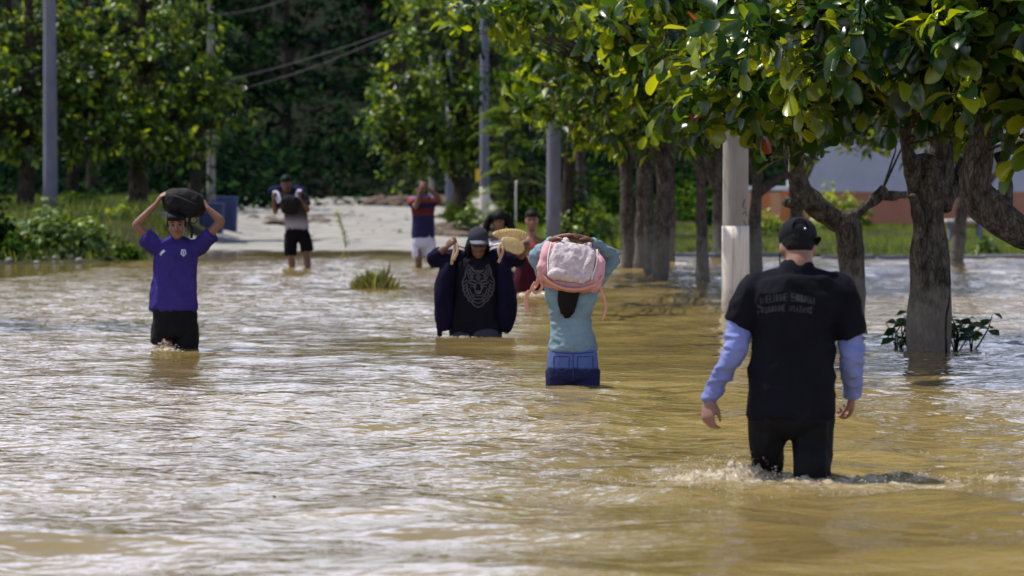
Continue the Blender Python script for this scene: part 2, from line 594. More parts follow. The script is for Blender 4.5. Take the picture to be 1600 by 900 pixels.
wx_ = axis([(-400, -40, 40), (-40, -16, 2), (-16, -8.5, .25), (-8.5, 10.5, .08), (10.5, 16, .25), (16, 40, 2), (40, 400, 40)])
ys = [8.0]
while ys[-1] < 74:
    ys.append(ys[-1] + max(.034, .0029 * ys[-1]))
wy_ = np.array([-60, -20, 0, 4, 6, 7] + ys + [76, 80, 90, 110, 140])
V, F = grid(wx_, wy_, water_z)
q, wk = ruffle(V[:, 0], V[:, 1])
dn = np.sqrt(((V[:, 0] - 1.27) / 1.5) ** 2 + (V[:, 1] - 15.0) ** 2)
foam = np.exp(-(dn / .55) ** 2)
me = make_mesh('water', V, F, True, {'ruffle': q, 'foam': foam})
m, t, b = mat_new('flood_water')
tc_ = N(t, 'ShaderNodeTexCoord')
n0 = N(t, 'ShaderNodeTexNoise', Scale=.35, Detail=3)
t.links.new(tc_.outputs['Object'], n0.inputs['Vector'])
rp = ramp(t, [(.35, (.165, .118, .042)), (.65, (.22, .162, .064))])
t.links.new(n0.outputs['Fac'], rp.inputs['Fac'])
fa = N(t, 'ShaderNodeAttribute', _attribute_name='foam')
nf = N(t, 'ShaderNodeTexNoise', Scale=22, Detail=4)
t.links.new(tc_.outputs['Object'], nf.inputs['Vector'])
mf = N(t, 'ShaderNodeMath', _operation='MULTIPLY'); t.links.new(fa.outputs['Fac'], mf.inputs[0]); t.links.new(nf.outputs['Fac'], mf.inputs[1])
rf = N(t, 'ShaderNodeMapRange'); rf.inputs[1].default_value = .22; rf.inputs[2].default_value = .62; rf.inputs[4].default_value = .55
t.links.new(mf.outputs[0], rf.inputs[0])
mxf = N(t, 'ShaderNodeMix', _data_type='RGBA'); mxf.inputs[7].default_value = (.55, .47, .36, 1)
t.links.new(rf.outputs[0], mxf.inputs[0]); t.links.new(rp.outputs['Color'], mxf.inputs[6])
t.links.new(mxf.outputs[2], b.inputs['Base Color'])
b.inputs['Roughness'].default_value = .03
b.inputs['IOR'].default_value = 1.38
b.inputs['Specular IOR Level'].default_value = .5
ra = N(t, 'ShaderNodeAttribute', _attribute_name='ruffle')
mpw = N(t, 'ShaderNodeMapping'); mpw.inputs['Scale'].default_value = (1, 1.7, 1); mpw.inputs['Rotation'].default_value = (0, 0, .3)
t.links.new(tc_.outputs['Object'], mpw.inputs['Vector'])
na = N(t, 'ShaderNodeTexNoise', Scale=4.6, Detail=2, Roughness=.5, Distortion=.3)
nb = N(t, 'ShaderNodeTexNoise', Scale=12, Detail=1, Roughness=.5)
t.links.new(mpw.outputs[0], na.inputs['Vector']); t.links.new(mpw.outputs[0], nb.inputs['Vector'])
b1 = N(t, 'ShaderNodeBump', Distance=.032)
b2 = N(t, 'ShaderNodeBump', Distance=.005)
t.links.new(ra.outputs['Fac'], b1.inputs['Strength']); t.links.new(ra.outputs['Fac'], b2.inputs['Strength'])
t.links.new(na.outputs['Fac'], b1.inputs['Height']); t.links.new(nb.outputs['Fac'], b2.inputs['Height'])
t.links.new(b1.outputs[0], b2.inputs['Normal']); t.links.new(b2.outputs[0], b.inputs['Normal'])
M['water'] = m
o = link('water', me, m); tag(o, kind='structure')

# ------------------------------------------------------------------ foliage tools
def leaf_template(segs, width=.30, fold=.10, droop=.25, base=.03):
    ts = np.linspace(0, 1, segs + 1) if segs < 5 else np.array([0, .18, .38, .58, .76, .9, .975, 1.0][:segs + 2])
    segs = len(ts) - 1
    prof = np.interp(ts, [0, .12, .35, .6, .76, .9, .975, 1], [base, .12, .55, .92, 1.0, .80, .42, .04]) * width
    V, F = [], []
    for i, t_ in enumerate(ts):
        z = -droop * t_ ** 2
        V += [(-prof[i], t_, z + fold * prof[i] / width * .9), (0, t_, z), (prof[i], t_, z + fold * prof[i] / width * .9)]
    for i in range(segs):
        a = i * 3
        F += [(a, a + 1, a + 4, a + 3), (a + 1, a + 2, a + 5, a + 4)]
    return np.array(V, float), np.array(F)

LEAF_HI = leaf_template(6, width=.245, fold=.13)
LEAF_MD = leaf_template(5, width=.25, fold=.13)
LEAF_LO = leaf_template(3, width=.30)
LEAF_MID = leaf_template(2, width=.30)
LEAF_FAR = (np.array([(0, 0, 0), (-.24, .55, .05), (0, 1, -.25), (.24, .50, .06)], float), np.array([(0, 3, 2, 1)]))
LEAF_NARROW = leaf_template(3, width=.16, droop=.35)

def frames(D, Nn):
    D = D / (np.linalg.norm(D, axis=1)[:, None] + 1e-9)
    X = np.cross(D, Nn); X /= np.linalg.norm(X, axis=1)[:, None] + 1e-9
    Z = np.cross(X, D)
    return X, D, Z

def place(tmpl, pos, D, Nn, sc, rnd):
    V0, F0 = tmpl
    X, Y_, Z = frames(D, Nn)
    n = len(pos); k = len(V0)
    V = pos[:, None] + sc[:, None, None] * (V0[None, :, 0, None] * X[:, None] + V0[None, :, 1, None] * Y_[:, None] + V0[None, :, 2, None] * Z[:, None])
    F = (F0[None] + (np.arange(n) * k)[:, None, None]).reshape(-1, F0.shape[1])
    return V.reshape(-1, 3), F, np.repeat(rnd, k)

def rosettes(cl, out_dir, per, leaf_len, rg, sag=.35, tuft=.5):
    """leaves in whorls at twig ends. cl (n,3) centres, out_dir (n,3)"""
    n = len(cl)
    P = np.repeat(cl, per, 0)
    O = np.repeat(out_dir, per, 0)
    m_ = n * per
    rd = rg.normal(size=(m_, 3))
    rd -= O * np.sum(rd * O, 1)[:, None]
    rd /= np.linalg.norm(rd, axis=1)[:, None] + 1e-9
    D = rd + O * rg.uniform(0.0, .9, m_)[:, None] + np.array([0, 0, -sag]) * rg.uniform(.2, 1.6, m_)[:, None]
    D /= np.linalg.norm(D, axis=1)[:, None]
    Nn = O * .6 + np.array([0, 0, .8]) + rg.normal(size=(m_, 3)) * .55
    sc = leaf_len * (.42 + .85 * rg.beta(2.2, 2.0, m_))
    pos = P + D * (leaf_len * .12) + rg.normal(size=(m_, 3)) * leaf_len * tuft * .3
    base = np.repeat(rg.uniform(0, 1, n), per)
    rnd = np.clip(.45 * base + .62 * rg.uniform(0, 1, m_) ** 1.3 - .03, 0, 1)
    return pos, D, Nn, sc, rnd

def crown_clusters(ells, n, rg, shell=.45):
    """random twig ends in ellipsoids [(centre, (rx,ry,rz), weight)]"""
    ws = np.array([e[2] * (e[1][0] * e[1][1] * e[1][2]) ** .67 for e in ells]); ws /= ws.sum()
    C, O = [], []
    for e, w in zip(ells, ws):
        k = max(3, int(n * w))
        d = rg.normal(size=(k, 3)); d /= np.linalg.norm(d, axis=1)[:, None]
        rr = shell + (1 - shell) * rg.uniform(0, 1, k) ** .7
        lump = 1 + .16 * np.sin(d[:, 0] * 7 + e[0][0]) * np.sin(d[:, 2] * 6 + d[:, 1] * 5)
        p = d * np.array(e[1]) * (rr * lump)[:, None]
        if e[1][0] > .5:      # gather twig ends into boughs
            nb = max(4, int(7 * e[1][0] * max(e[1][2], .5) + 3))
            bd = rg.normal(size=(nb, 3)); bd /= np.linalg.norm(bd, axis=1)[:, None]
            bc = bd * np.array(e[1]) * rg.uniform(.45, 1.0, nb)[:, None]
            q_ = rg.integers(0, nb, k)
            p = np.where((rg.uniform(0, 1, k) < .78)[:, None], bc[q_] + rg.normal(size=(k, 3)) * np.array([.24, .24, .13]) * max(.7, e[1][0] / 1.3), p)
        C.append(p + np.array(tuple(e[0])))
        o = d * .8 + np.array([0, 0, .45]) + rg.normal(size=(k, 3)) * .3
        O.append(o / np.linalg.norm(o, axis=1)[:, None])
    return np.vstack(C), np.vstack(O)

def thin_tubes(A, B, r0, r1, n=3):
    """many straight tapering twigs"""
    A = np.asarray(A); B = np.asarray(B)
    T = B - A; T /= np.linalg.norm(T, axis=1)[:, None] + 1e-9
    S = np.cross(T, np.array([.3, .2, 1.0])); S /= np.linalg.norm(S, axis=1)[:, None] + 1e-9
    U = np.cross(T, S)
    V = []
    for P_, r in ((A, r0), (B, r1)):
        for j in range(n):
            a = 2 * math.pi * j / n
            V.append(P_ + (S * math.cos(a) + U * math.sin(a)) * r)
    V = np.stack(V, 1).reshape(-1, 3)
    m_ = len(A)
    F0 = np.array([(j, (j + 1) % n, n + (j + 1) % n, n + j) for j in range(n)])
    F = (F0[None] + (np.arange(m_) * 2 * n)[:, None, None]).reshape(-1, 4)
    return V, F

def project(P):
    d = P - np.array([0, 0, CAMZ])
    f = d[:, 1] * CP - d[:, 2] * SP
    u = d[:, 1] * SP + d[:, 2] * CP
    f = np.maximum(f, .1)
    return 800 + FPX * d[:, 0] / f, 450 - FPX * u / f

LEAF_VARIANTS = {}
def leaf_variants(key, tmpl, mat):
    if key in LEAF_VARIANTS: return LEAF_VARIANTS[key]
    V0, F0 = tmpl
    rg = np.random.default_rng(5)
    L = []
    for i in range(24):
        r = i / 23.0
        V = V0.copy()
        V[:, 2] += -V[:, 1] ** 2 * rg.uniform(-.15, .3) + V[:, 0] * V[:, 1] * rg.uniform(-.5, .5) + .03 * np.sin(V[:, 1] * 9 + i)
        me = make_mesh('leaf', V, F0, True, {'rnd': np.full(len(V), r)})
        me.materials.append(mat)
        L.append(me)
    LEAF_VARIANTS[key] = L
    return L

def trunk_obj(name, P, rad, mat, parent, n=14, k=6, amp=.10, seed=0):
    V, F = tube(P, rad, None, n, k, cap=.3)
    V = np.array(V)
    Pm = np.array([tuple(p) for p in P]); rm = float(np.mean([r if np.isscalar(r) else r[0] for r in rad]))
    # gnarls: push outward from nearest axis point
    ax = crom(Pm, 12)
    d = V[:, None] - ax[None]
    j = np.argmin((d ** 2).sum(2), 1)
    o = V - ax[j]
    l = np.linalg.norm(o, axis=1)[:, None] + 1e-9
    nz_ = snoise(V, .9 / (rm * 6), seed, 3)
    V = V + o / l * (nz_ * amp * 1.4)[:, None] * l
    return link(name, make_mesh(name, V, F), mat, parent)

def leafy_tree(name, base, limbs, ells, nclus, per, leaf_len, label, lm, bm_, cat='tree', group=None, n_ind=0, tmpl=LEAF_MID,
               seed=0, trunk_n=14, amp=.10, shell=.45, sag=.35, twigs=True, key='a'):
    rg = np.random.default_rng(seed + 100)
    root = empty(name, base, label, cat, group)
    for i, (P, rad) in enumerate(limbs):
        trunk_obj('trunk' if i == 0 else 'branch', P, rad, bm_, root, n=trunk_n if i == 0 else max(8, trunk_n - 4), amp=amp, seed=seed + i)
    C, O = crown_clusters(ells, nclus, rg, shell)
    pos, D, Nn, sc, rnd = rosettes(C, O, per, leaf_len, rg, sag)
    keep = np.ones(len(pos), bool)
    if n_ind:
        u, v = project(pos)
        vis = (u > -10) & (u < 1610) & (v > -10) & (v < 910)
        score = pos[:, 1] + np.where(vis, 0, 1e4) - sc * 3 + rg.uniform(0, .25, len(pos))
        idx = np.argsort(score)[:n_ind]
        idx = idx[vis[idx]]
        X, Y_, Z = frames(D, Nn)
        LV = leaf_variants(key, LEAF_HI if leaf_len > .1 else LEAF_LO, lm)
        for j in idx:
            me = LV[int(rnd[j] * 23.99)]
            o = bpy.data.objects.new('leaf', me)
            COL.objects.link(o)
            o.parent = root
            s_ = float(sc[j])
            p = pos[j] - np.array(tuple(base))
            Mx = Matrix(((X[j][0] * s_, Y_[j][0] * s_, Z[j][0] * s_, p[0]), (X[j][1] * s_, Y_[j][1] * s_, Z[j][1] * s_, p[1]),
                         (X[j][2] * s_, Y_[j][2] * s_, Z[j][2] * s_, p[2]), (0, 0, 0, 1)))
            o.matrix_local = Mx
        keep[idx] = False
    V, F, rn = place(tmpl, pos[keep], D[keep], Nn[keep], sc[keep], rnd[keep])
    fo = link('foliage', make_mesh('foliage', V, F, True, {'rnd': rn}), lm, root)
    tag(fo, kind='stuff')
    if twigs and limbs:
        tips = np.vstack([crom(np.array([tuple(p) for p in P]), 6)[3:] for P, _ in limbs])
        d = ((C[:, None] - tips[None]) ** 2).sum(2)
        j = np.argmin(d, 1)
        A = tips[j]
        mid = (A + C) / 2 + rg.normal(size=C.shape) * .06 + np.array([0, 0, .05])
        V1, F1 = thin_tubes(A, mid, .014, .009)
        V2, F2 = thin_tubes(mid, C, .009, .004)
        tw = link('twigs', make_mesh('twigs', np.vstack([V1, V2]), np.vstack([F1, F2 + len(V1)])), bm_, root)
        tag(tw, kind='stuff')
    return root

def shrub(name, base, size, n, leaf_len, label, lm, group=None, cat='bush', seed=0, tmpl=LEAF_LO, sag=.3):
    rg = np.random.default_rng(seed + 900)
    b = np.array(tuple(base))
    root = empty(name, base, label, cat, group)
    C = rg.normal(size=(n, 3)); C /= np.linalg.norm(C, axis=1)[:, None]
    C[:, 2] = np.abs(C[:, 2])
    rr = rg.uniform(.35, 1, n) * (1 + .25 * np.sin(C[:, 0] * 5 + seed))
    C = C * rr[:, None] * np.array(size)
    O = C / (np.linalg.norm(C, axis=1)[:, None] + 1e-6) + np.array([0, 0, .5])
    O /= np.linalg.norm(O, axis=1)[:, None]
    C = C + b + np.array([0, 0, .03])
    pos, D, Nn, sc, rnd = rosettes(C, O, 6, leaf_len, rg, sag)
    V, F, rn = place(tmpl, pos, D, Nn, sc, rnd)
    fo = link('foliage', make_mesh('foliage', V, F, True, {'rnd': rn}), lm, root); tag(fo, kind='stuff')
    k = min(n, 40)
    V1, F1 = thin_tubes(np.repeat(b[None], k, 0) + rg.normal(size=(k, 3)) * np.array([.06, .06, 0]), C[:k], .012, .004)
    st = link('stems', make_mesh('stems', V1, F1), M['bark_dark'], root); tag(st, kind='stuff')
    return root
# ------------------------------------------------------------------ people
def V3(*a): return Vector(a)

def head_R(yaw=0, pitch=0, roll=0, front=True):
    """columns right, forward, up. front: looks toward the camera"""
    m_ = Matrix.Rotation(yaw, 3, 'Z') @ Matrix.Rotation(pitch, 3, 'X') @ Matrix.Rotation(roll, 3, 'Y')
    if front:
        m_ = Matrix.Rotation(math.pi, 3, 'Z') @ m_
    return m_

HEAD = [(-.118, .018, .082, .034), (-.108, .034, .091, .004), (-.092, .046, .093, -.034), (-.070, .055, .090, -.062), (-.045, .062, .088, -.080),
        (-.015, .069, .088, -.094), (.010, .0725, .086, -.100), (.035, .0745, .094, -.105), (.060, .0735, .090, -.104), (.083, .066, .074, -.095),
        (.102, .050, .050, -.076), (.114, .030, .024, -.050), (.119, .010, .0, -.025)]

def add_head(bag, c, Rm, s=1.0, neck_to=None, neck_r=.055):
    Rn = np.array(Rm); c = np.array(tuple(c))
    a = np.linspace(0, 2 * np.pi, 22, endpoint=False)
    rings = []
    for z, hw, f, b in HEAD:
        mid, half = (f + b) / 2, (f - b) / 2
        e = .85
        x = np.sign(np.cos(a)) * np.abs(np.cos(a)) ** e * hw
        y = mid + np.sign(np.sin(a)) * np.abs(np.sin(a)) ** e * half
        q = np.stack([x, y, np.full(22, z)], 1) * s
        rings.append(q @ Rn.T + c)
    bag.add(*rings_mesh(rings))
    L = lambda x, y, z: Vector(tuple(c)) + Rm @ (Vector((x, y, z)) * s)
    bag.add(*tube([L(0, .086, .012), L(0, .100, -.012), L(0, .112, -.036), L(0, .092, -.046)], [.009 * s, .011 * s, .016 * s, .010 * s], None, 8, 3))
    bag.add(*ellipsoid(L(0, .084, .027), (.050 * s, .016 * s, .009 * s), Rn, 10, 6))          # brow ridge
    for sg in (-1, 1):
        bag.add(*ellipsoid(L(sg * .040, .068, -.030), (.022 * s, .020 * s, .018 * s), Rn, 8, 6))   # cheeks
        bag.add(*ellipsoid(L(sg * .075, -.008, -.008), (.012 * s, .019 * s, .030 * s), Rn, 8, 6))   # ears
        bag.add(*ellipsoid(L(sg * .014, .103, -.042), (.009 * s, .009 * s, .008 * s), Rn, 6, 5))
    bag.add(*ellipsoid(L(0, .089, -.066), (.024 * s, .011 * s, .006 * s), Rn, 8, 5))
    bag.add(*ellipsoid(L(0, .087, -.078), (.021 * s, .012 * s, .007 * s), Rn, 8, 5))
    if neck_to is not None:
        bag.add(*tube([L(0, -.020, -.02), L(0, -.026, -.085), Vector(tuple(neck_to))], [neck_r * s * .98, neck_r * s, neck_r * s * 1.18], None, 14, 4))

def face_parts(c, Rm, s, root, beard=False, brows=True, lips=True):
    Rn = np.array(Rm)
    L = lambda x, y, z: Vector(tuple(c)) + Rm @ (Vector((x, y, z)) * s)
    for sg in (-1, 1):
        b = Bag(); b.add(*ellipsoid(L(sg * .030, .083, .004), (.013 * s, .008 * s, .0065 * s), Rn, 10, 6))
        link('eye', b.mesh('eye'), M['eye_dark'], root)
        if brows:
            b = Bag(); b.add(*tube([L(sg * .014, .099, .026), L(sg * .031, .098, .032), L(sg * .048, .086, .026)], [.003 * s, .0042 * s, .0025 * s], None, 6, 3))
            link('eyebrow', b.mesh('eyebrow'), M['hair'], root)
    if lips:
        b = Bag(); b.add(*ellipsoid(L(0, .0965, -.071), (.022 * s, .0065 * s, .008 * s), Rn, 10, 6))
        link('lips', b.mesh('lips'), M['lip'], root)

def add_arm(bag, sh, el, wr, s=1.0, k=1.0):
    bag.add(*tube([sh, sh.lerp(el, .35), sh.lerp(el, .8), el], [.052 * s * k, .048 * s * k, .041 * s * k, .038 * s * k], None, 12, 4, cap=.8))
    bag.add(*tube([el, el.lerp(wr, .25), el.lerp(wr, .7), wr], [.038 * s * k, .041 * s * k, .032 * s * k, .025 * s * k], None, 12, 4, cap=.8))

def add_hand(bag, wr, d, pn, s=1.0, thumb=1, curl=(.35, .5, .4), spread=.10, tb=1.0):
    """hand from the wrist along d, palm facing pn; five fingers"""
    d = d.normalized(); pn = (pn - d * pn.dot(d)).normalized(); sd = d.cross(pn)
    bag.add(*tube([wr - d * .02 * s, wr + d * .03 * s, wr + d * .065 * s, wr + d * .092 * s], [(.024 * s, .019 * s), (.034 * s, .017 * s), (.041 * s, .016 * s), (.040 * s, .013 * s)], sd, 12, 3))
    lens = (.074, .084, .078, .060)
    for i in range(4):
        off = (.030 - .0205 * i) * thumb
        p = wr + d * (.088 - .006 * (i == 3)) * s + sd * off * s
        dd = (d + sd * off * spread * 20 * .5).normalized()
        pts = [p - dd * .012 * s, p]; rads = [.0088 * s, .0088 * s]
        ax = dd.cross(pn).normalized()
        for j, (fr, c) in enumerate(zip((.45, .30, .25), curl)):
            c2 = c * (1 + .12 * (i - 1))
            dd = Matrix.Rotation(c2, 3, ax) @ dd
            p = p + dd * lens[i] * fr * s
            pts.append(p); rads.append((.0085, .0078, .0062)[j] * s * (1 if i < 3 else .88))
        bag.add(*tube(pts, rads, None, 8, 2, cap=.9))
    p = wr + d * .022 * s + sd * thumb * .022 * s
    dd = (d * .62 + sd * thumb * .70 * tb + pn * .35).normalized()
    p1 = p + dd * .040 * s
    dd2 = (d * .85 + sd * thumb * (.28 * tb - .3 * (1 - tb)) + pn * .45).normalized()
    p2 = p1 + dd2 * .032 * s
    dd3 = (d * .9 + pn * .5).normalized()
    bag.add(*tube([p, p1, p2, p2 + dd3 * .024 * s], [.014 * s, .0115 * s, .0098 * s, .0078 * s], None, 8, 3, cap=.9))

def add_leg(bag, hip, knee, ank, fwd, s=1.0, k=1.0):
    bag.add(*tube([hip, hip.lerp(knee, .3), hip.lerp(knee, .8), knee], [.088 * s * k, .082 * s * k, .060 * s * k, .054 * s * k], None, 12, 4, cap=.7))
    bag.add(*tube([knee, knee.lerp(ank, .3) - fwd * .012, knee.lerp(ank, .7), ank], [.053 * s * k, .056 * s * k, .040 * s * k, .034 * s * k], None, 12, 4, cap=.7))
    z = Vector((0, 0, 1))
    bag.add(*tube([ank - fwd * .045 * s - z * .03 * s, ank + fwd * .05 * s - z * .04 * s, ank + fwd * .16 * s - z * .055 * s], [(.034 * s, .034 * s), (.042 * s, .03 * s), (.038 * s, .014 * s)], fwd.cross(z), 10, 3))

def add_trunk(bag, rings, side, n=20, k=4, sq=2.3):
    bag.add(*tube([r[0] for r in rings], [(r[1], r[2]) for r in rings], side, n, k, sq, cap=.35))

def strip_on(target_me, origin_loc, pts, width, ray, lift=.004, thick=.0015):
    """a flat printed line following a surface: pts in world, ray direction"""
    P = [Vector(p) for p in pts]
    return P

class Surf:
    """projects flat shapes on to a child mesh object (its data is local to the parent)"""
    def __init__(s, ob, root_loc):
        me = ob.data
        vs = [v.co + root_loc for v in me.vertices]
        s.t = BVHTree.FromPolygons(vs, [tuple(p.vertices) for p in me.polygons])
    def hit(s, p, d, lift):
        h = s.t.ray_cast(p, d)
        if h[0] is None: return None
        return h[0] - d.normalized() * lift

def strips(surf, polylines, Yo, d, width, lift=.004):
    """polylines: lists of (x,z) in world; flat ribbon of that width laid on the surface"""
    V, F = [], []
    for pl in polylines:
        w = width
        if isinstance(pl, tuple): pl, w = pl
        pts = []
        for i in range(len(pl) - 1):
            a, b = Vector(pl[i]), Vector(pl[i + 1])
            k = max(1, int((b - a).length / .02))
            for j in range(k): pts.append(a.lerp(b, j / k))
        pts.append(Vector(pl[-1]))
        row = []
        for i, p in enumerate(pts):
            q = pts[min(i + 1, len(pts) - 1)] - pts[max(i - 1, 0)]
            if q.length < 1e-9: q = Vector((1, 0))
            q.normalize(); nrm = Vector((-q.y, q.x)) * w / 2
            a = surf.hit(Vector((p.x + nrm.x, Yo, p.y + nrm.y)), d, lift)
            b = surf.hit(Vector((p.x - nrm.x, Yo, p.y - nrm.y)), d, lift)
            row.append((a, b))
        for i in range(len(row) - 1):
            if None in row[i] or None in row[i + 1]: continue
            k = len(V)
            V += [row[i][0], row[i][1], row[i + 1][1], row[i + 1][0]]
            F.append((k, k + 1, k + 2, k + 3))
    return [tuple(v) for v in V], F

def root_for(px, Y, label, name='person'):
    p = at(px, 400, Y)
    z = gz(p.x, Y)
    return empty(name, (p.x, Y, z), label, 'person')

X_ = Vector((1, 0, 0)); Y_AX = Vector((0, 1, 0)); Z_ = Vector((0, 0, 1))

# ===== near wader, seen from behind =====
def man_black():
    Y = 15.15
    J = lambda px, py, dy=0: at(px, py, Y + dy)
    root = root_for(1238, Y, 'person wading away in black t-shirt, backwards black cap and blue arm sleeves')
    g = root.location.z
    shL, shR = J(1180, 446, .0), J(1310, 446, .0)
    elL, wrL = J(1149, 548, -.02), J(1108, 622, .06)
    elR, wrR = J(1331, 556, .0), J(1331, 614, .14)
    hipL, hipR = J(1206, 655), J(1266, 655)
    knL, knR = J(1199, 748, .10), J(1268, 752, -.02)
    anL = V3(knL.x + .01, Y - .12, g + .10); anR = V3(knR.x, Y + .02, g + .07)
    hc = J(1247, 388, .055); hR = head_R(R(2), R(-24), 0, False)
    # body
    b = Bag()
    sp = [(J(1237, 655, 0), .15, .09), (J(1237, 610, 0), .155, .10), (J(1240, 550, .01), .145, .095), (J(1243, 490, 0), .165, .10), (J(1245, 450, -.01), .14, .08), (J(1245, 418, 0), .06, .05)]
    add_trunk(b, sp, X_)
    add_head(b, hc, hR, 1.0, J(1245, 422, 0), .060)
    add_arm(b, shL - V3(0, 0, .03), elL, wrL, 1, .85); add_arm(b, shR - V3(0, 0, .03), elR, wrR, 1, .85)
    add_hand(b, wrL, J(1106, 655, .03) - wrL, V3(.75, .75, .1), 1.0, 1, (.45, .75, .6), .02, .45)
    add_hand(b, wrR, V3(.02, .45, -.75), V3(-.9, .3, -.3), 1.0, -1, (.7, 1.0, .7), .02, .45)
    add_leg(b, J(1204, 660, .02), J(1200, 748, .10), anL, Y_AX, .8, .85); add_leg(b, J(1266, 660, .0), J(1268, 752, -.03), anR, Y_AX, .8, .9)
    fuse('body', b, .0075, M['skin_pale'], root, 3)
    # trousers
    b = Bag()
    add_trunk(b, [(J(1236, 590, 0), .165, .115), (J(1236, 640, 0), .185, .125), (J(1236, 660, 0), .188, .12), (J(1236, 672, 0), .175, .10)], X_)
    b.add(*tube([J(1204, 655), J(1199, 695, .04), J(1199, 735, .10), V3(J(1199, 735).x, Y + .04, -.15), anL], [.095, .082, .070, .070, .06], None, 14, 5))
    b.add(*tube([J(1266, 655), J(1268, 695, .0), J(1268, 735, -.04), V3(J(1268, 735).x, Y, -.15), anR], [.100, .092, .086, .080, .065], None, 14, 5))
    fuse('trousers', b, .009, M['wet_black'], root, 4, folds(.010, (4, 4, 1.6), 4))
    # t-shirt
    b = Bag()
    add_trunk(b, [(J(1235, 650, 0), .196, .135), (J(1236, 610, 0), .192, .14), (J(1238, 560, 0), .186, .135), (J(1240, 510, 0), .182, .13), (J(1243, 475, -.01), .215, .135),
                  (J(1245, 450, -.01), .205, .12), (J(1245, 434, .0), .155, .092), (J(1245, 423, .0), .092, .072), (J(1245, 413, .01), .070, .064)], X_, 26, 5, 2.4)
    for sh in (shL, shR):
        b.add(*tube([J(1245, 432, 0).lerp(sh, .15), J(1245, 432, 0).lerp(sh, .6) + V3(0, 0, -.012), sh + V3(0, 0, -.03)], [.062, .066, .076], None, 14, 4))
    for sh, el, e in ((shL, elL, J(1155, 508)), (shR, elR, J(1329, 524))):
        inn = sh.lerp(J(1245, 475), .45)
        b.add(*tube([inn, sh + V3(0, 0, -.022), sh.lerp(e, .55) + V3(0, 0, -.008), e], [.075, .080, .077, .074], None, 14, 5, cap=.12))
    shirt = fuse('t_shirt', b, .008, M['black_tee'], root, 2, folds(.011, (3.5, 3.5, 3.0), 9))
    # collar
    b = Bag()
    ring = [J(1245, 414, .012) + V3(math.cos(a) * .070, math.sin(a) * .062, .006 * math.sin(a)) for a in np.linspace(0, 2 * math.pi, 19)]
    b.add(*tube(ring, [.007] * 19, None, 6, 1, cap=0))
    link('collar', b.mesh('collar'), M['black_cloth'], root)
    # arm sleeves
    for sg, a0, el, wr, nm in ((-1, J(1157, 500), elL, wrL.lerp(elL, .02), 0), (1, J(1328, 515), elR, wrR, 1)):
        b = Bag()
        b.add(*tube([a0, a0.lerp(el, .6), el, el.lerp(wr, .45), wr + (wr - el).normalized() * .015], [.057, .055, .051, .045, .036] if sg < 0 else [.057, .055, .053, .047, .039], None, 16, 6, cap=.2))
        fuse('arm_sleeve', b, .007, M['blue_sleeve'], root, 2, folds(.0095, (3.5, 3.5, 8), 20 + nm))
    # hair at the nape
    b = Bag(); Rn = np.array(hR)
    b.add(*ellipsoid(hc + hR @ V3(0, -.012, .030), (.079, .101, .088), Rn, 18, 12))
    b.add(*ellipsoid(hc + hR @ V3(0, -.050, -.005), (.066, .052, .050), Rn, 14, 8))
    fuse('hair', b, .006, M['hair'], root, 2)
    # cap worn backwards
    b = Bag()
    b.add(*ellipsoid(hc + hR @ V3(0, -.010, .056), (.087, .109, .080), Rn, 24, 14))
    cap_ = fuse('cap', b, .006, M['cap'], root, 2)
    b = Bag()
    brim(b, hc, hR @ Matrix.Rotation(R(48), 3, 'Z'), -.088, .034, -1, .036, .050)
    link('cap_brim', b.mesh('cap_brim'), M['cap'], cap_)
    b = Bag()
    ring = [hc + hR @ V3(.034 * math.cos(a), -.112 - .004 * math.sin(a), .052 + .040 * math.sin(a)) for a in np.linspace(0, math.pi, 12)]
    b.add(*tube(ring, [.004] * 12, None, 6, 1))
    link('cap_opening', b.mesh('cap_opening'), M['black_cloth'], cap_)
    b = Bag(); b.add(*ellipsoid(hc + hR @ V3(.020, -.117, .046), (.006, .004, .005), Rn, 8, 6))
    link('cap_buckle', b.mesh('cap_buckle'), M['metal'], cap_)
    # face mask cord by the ear
    b = Bag(); b.add(*tube([hc + hR @ V3(-.078, .0, .0), hc + hR @ V3(-.083, .01, -.04), hc + hR @ V3(-.080, .03, -.075)], [.003, .003, .003], None, 6, 3))
    link('ear_cord', b.mesh('ear_cord'), M['black_cloth'], root)
    # faded two line print: strokes of block lettering, arched, not legible
    sf = Surf(shirt, root.location)
    rr = random.Random(4)
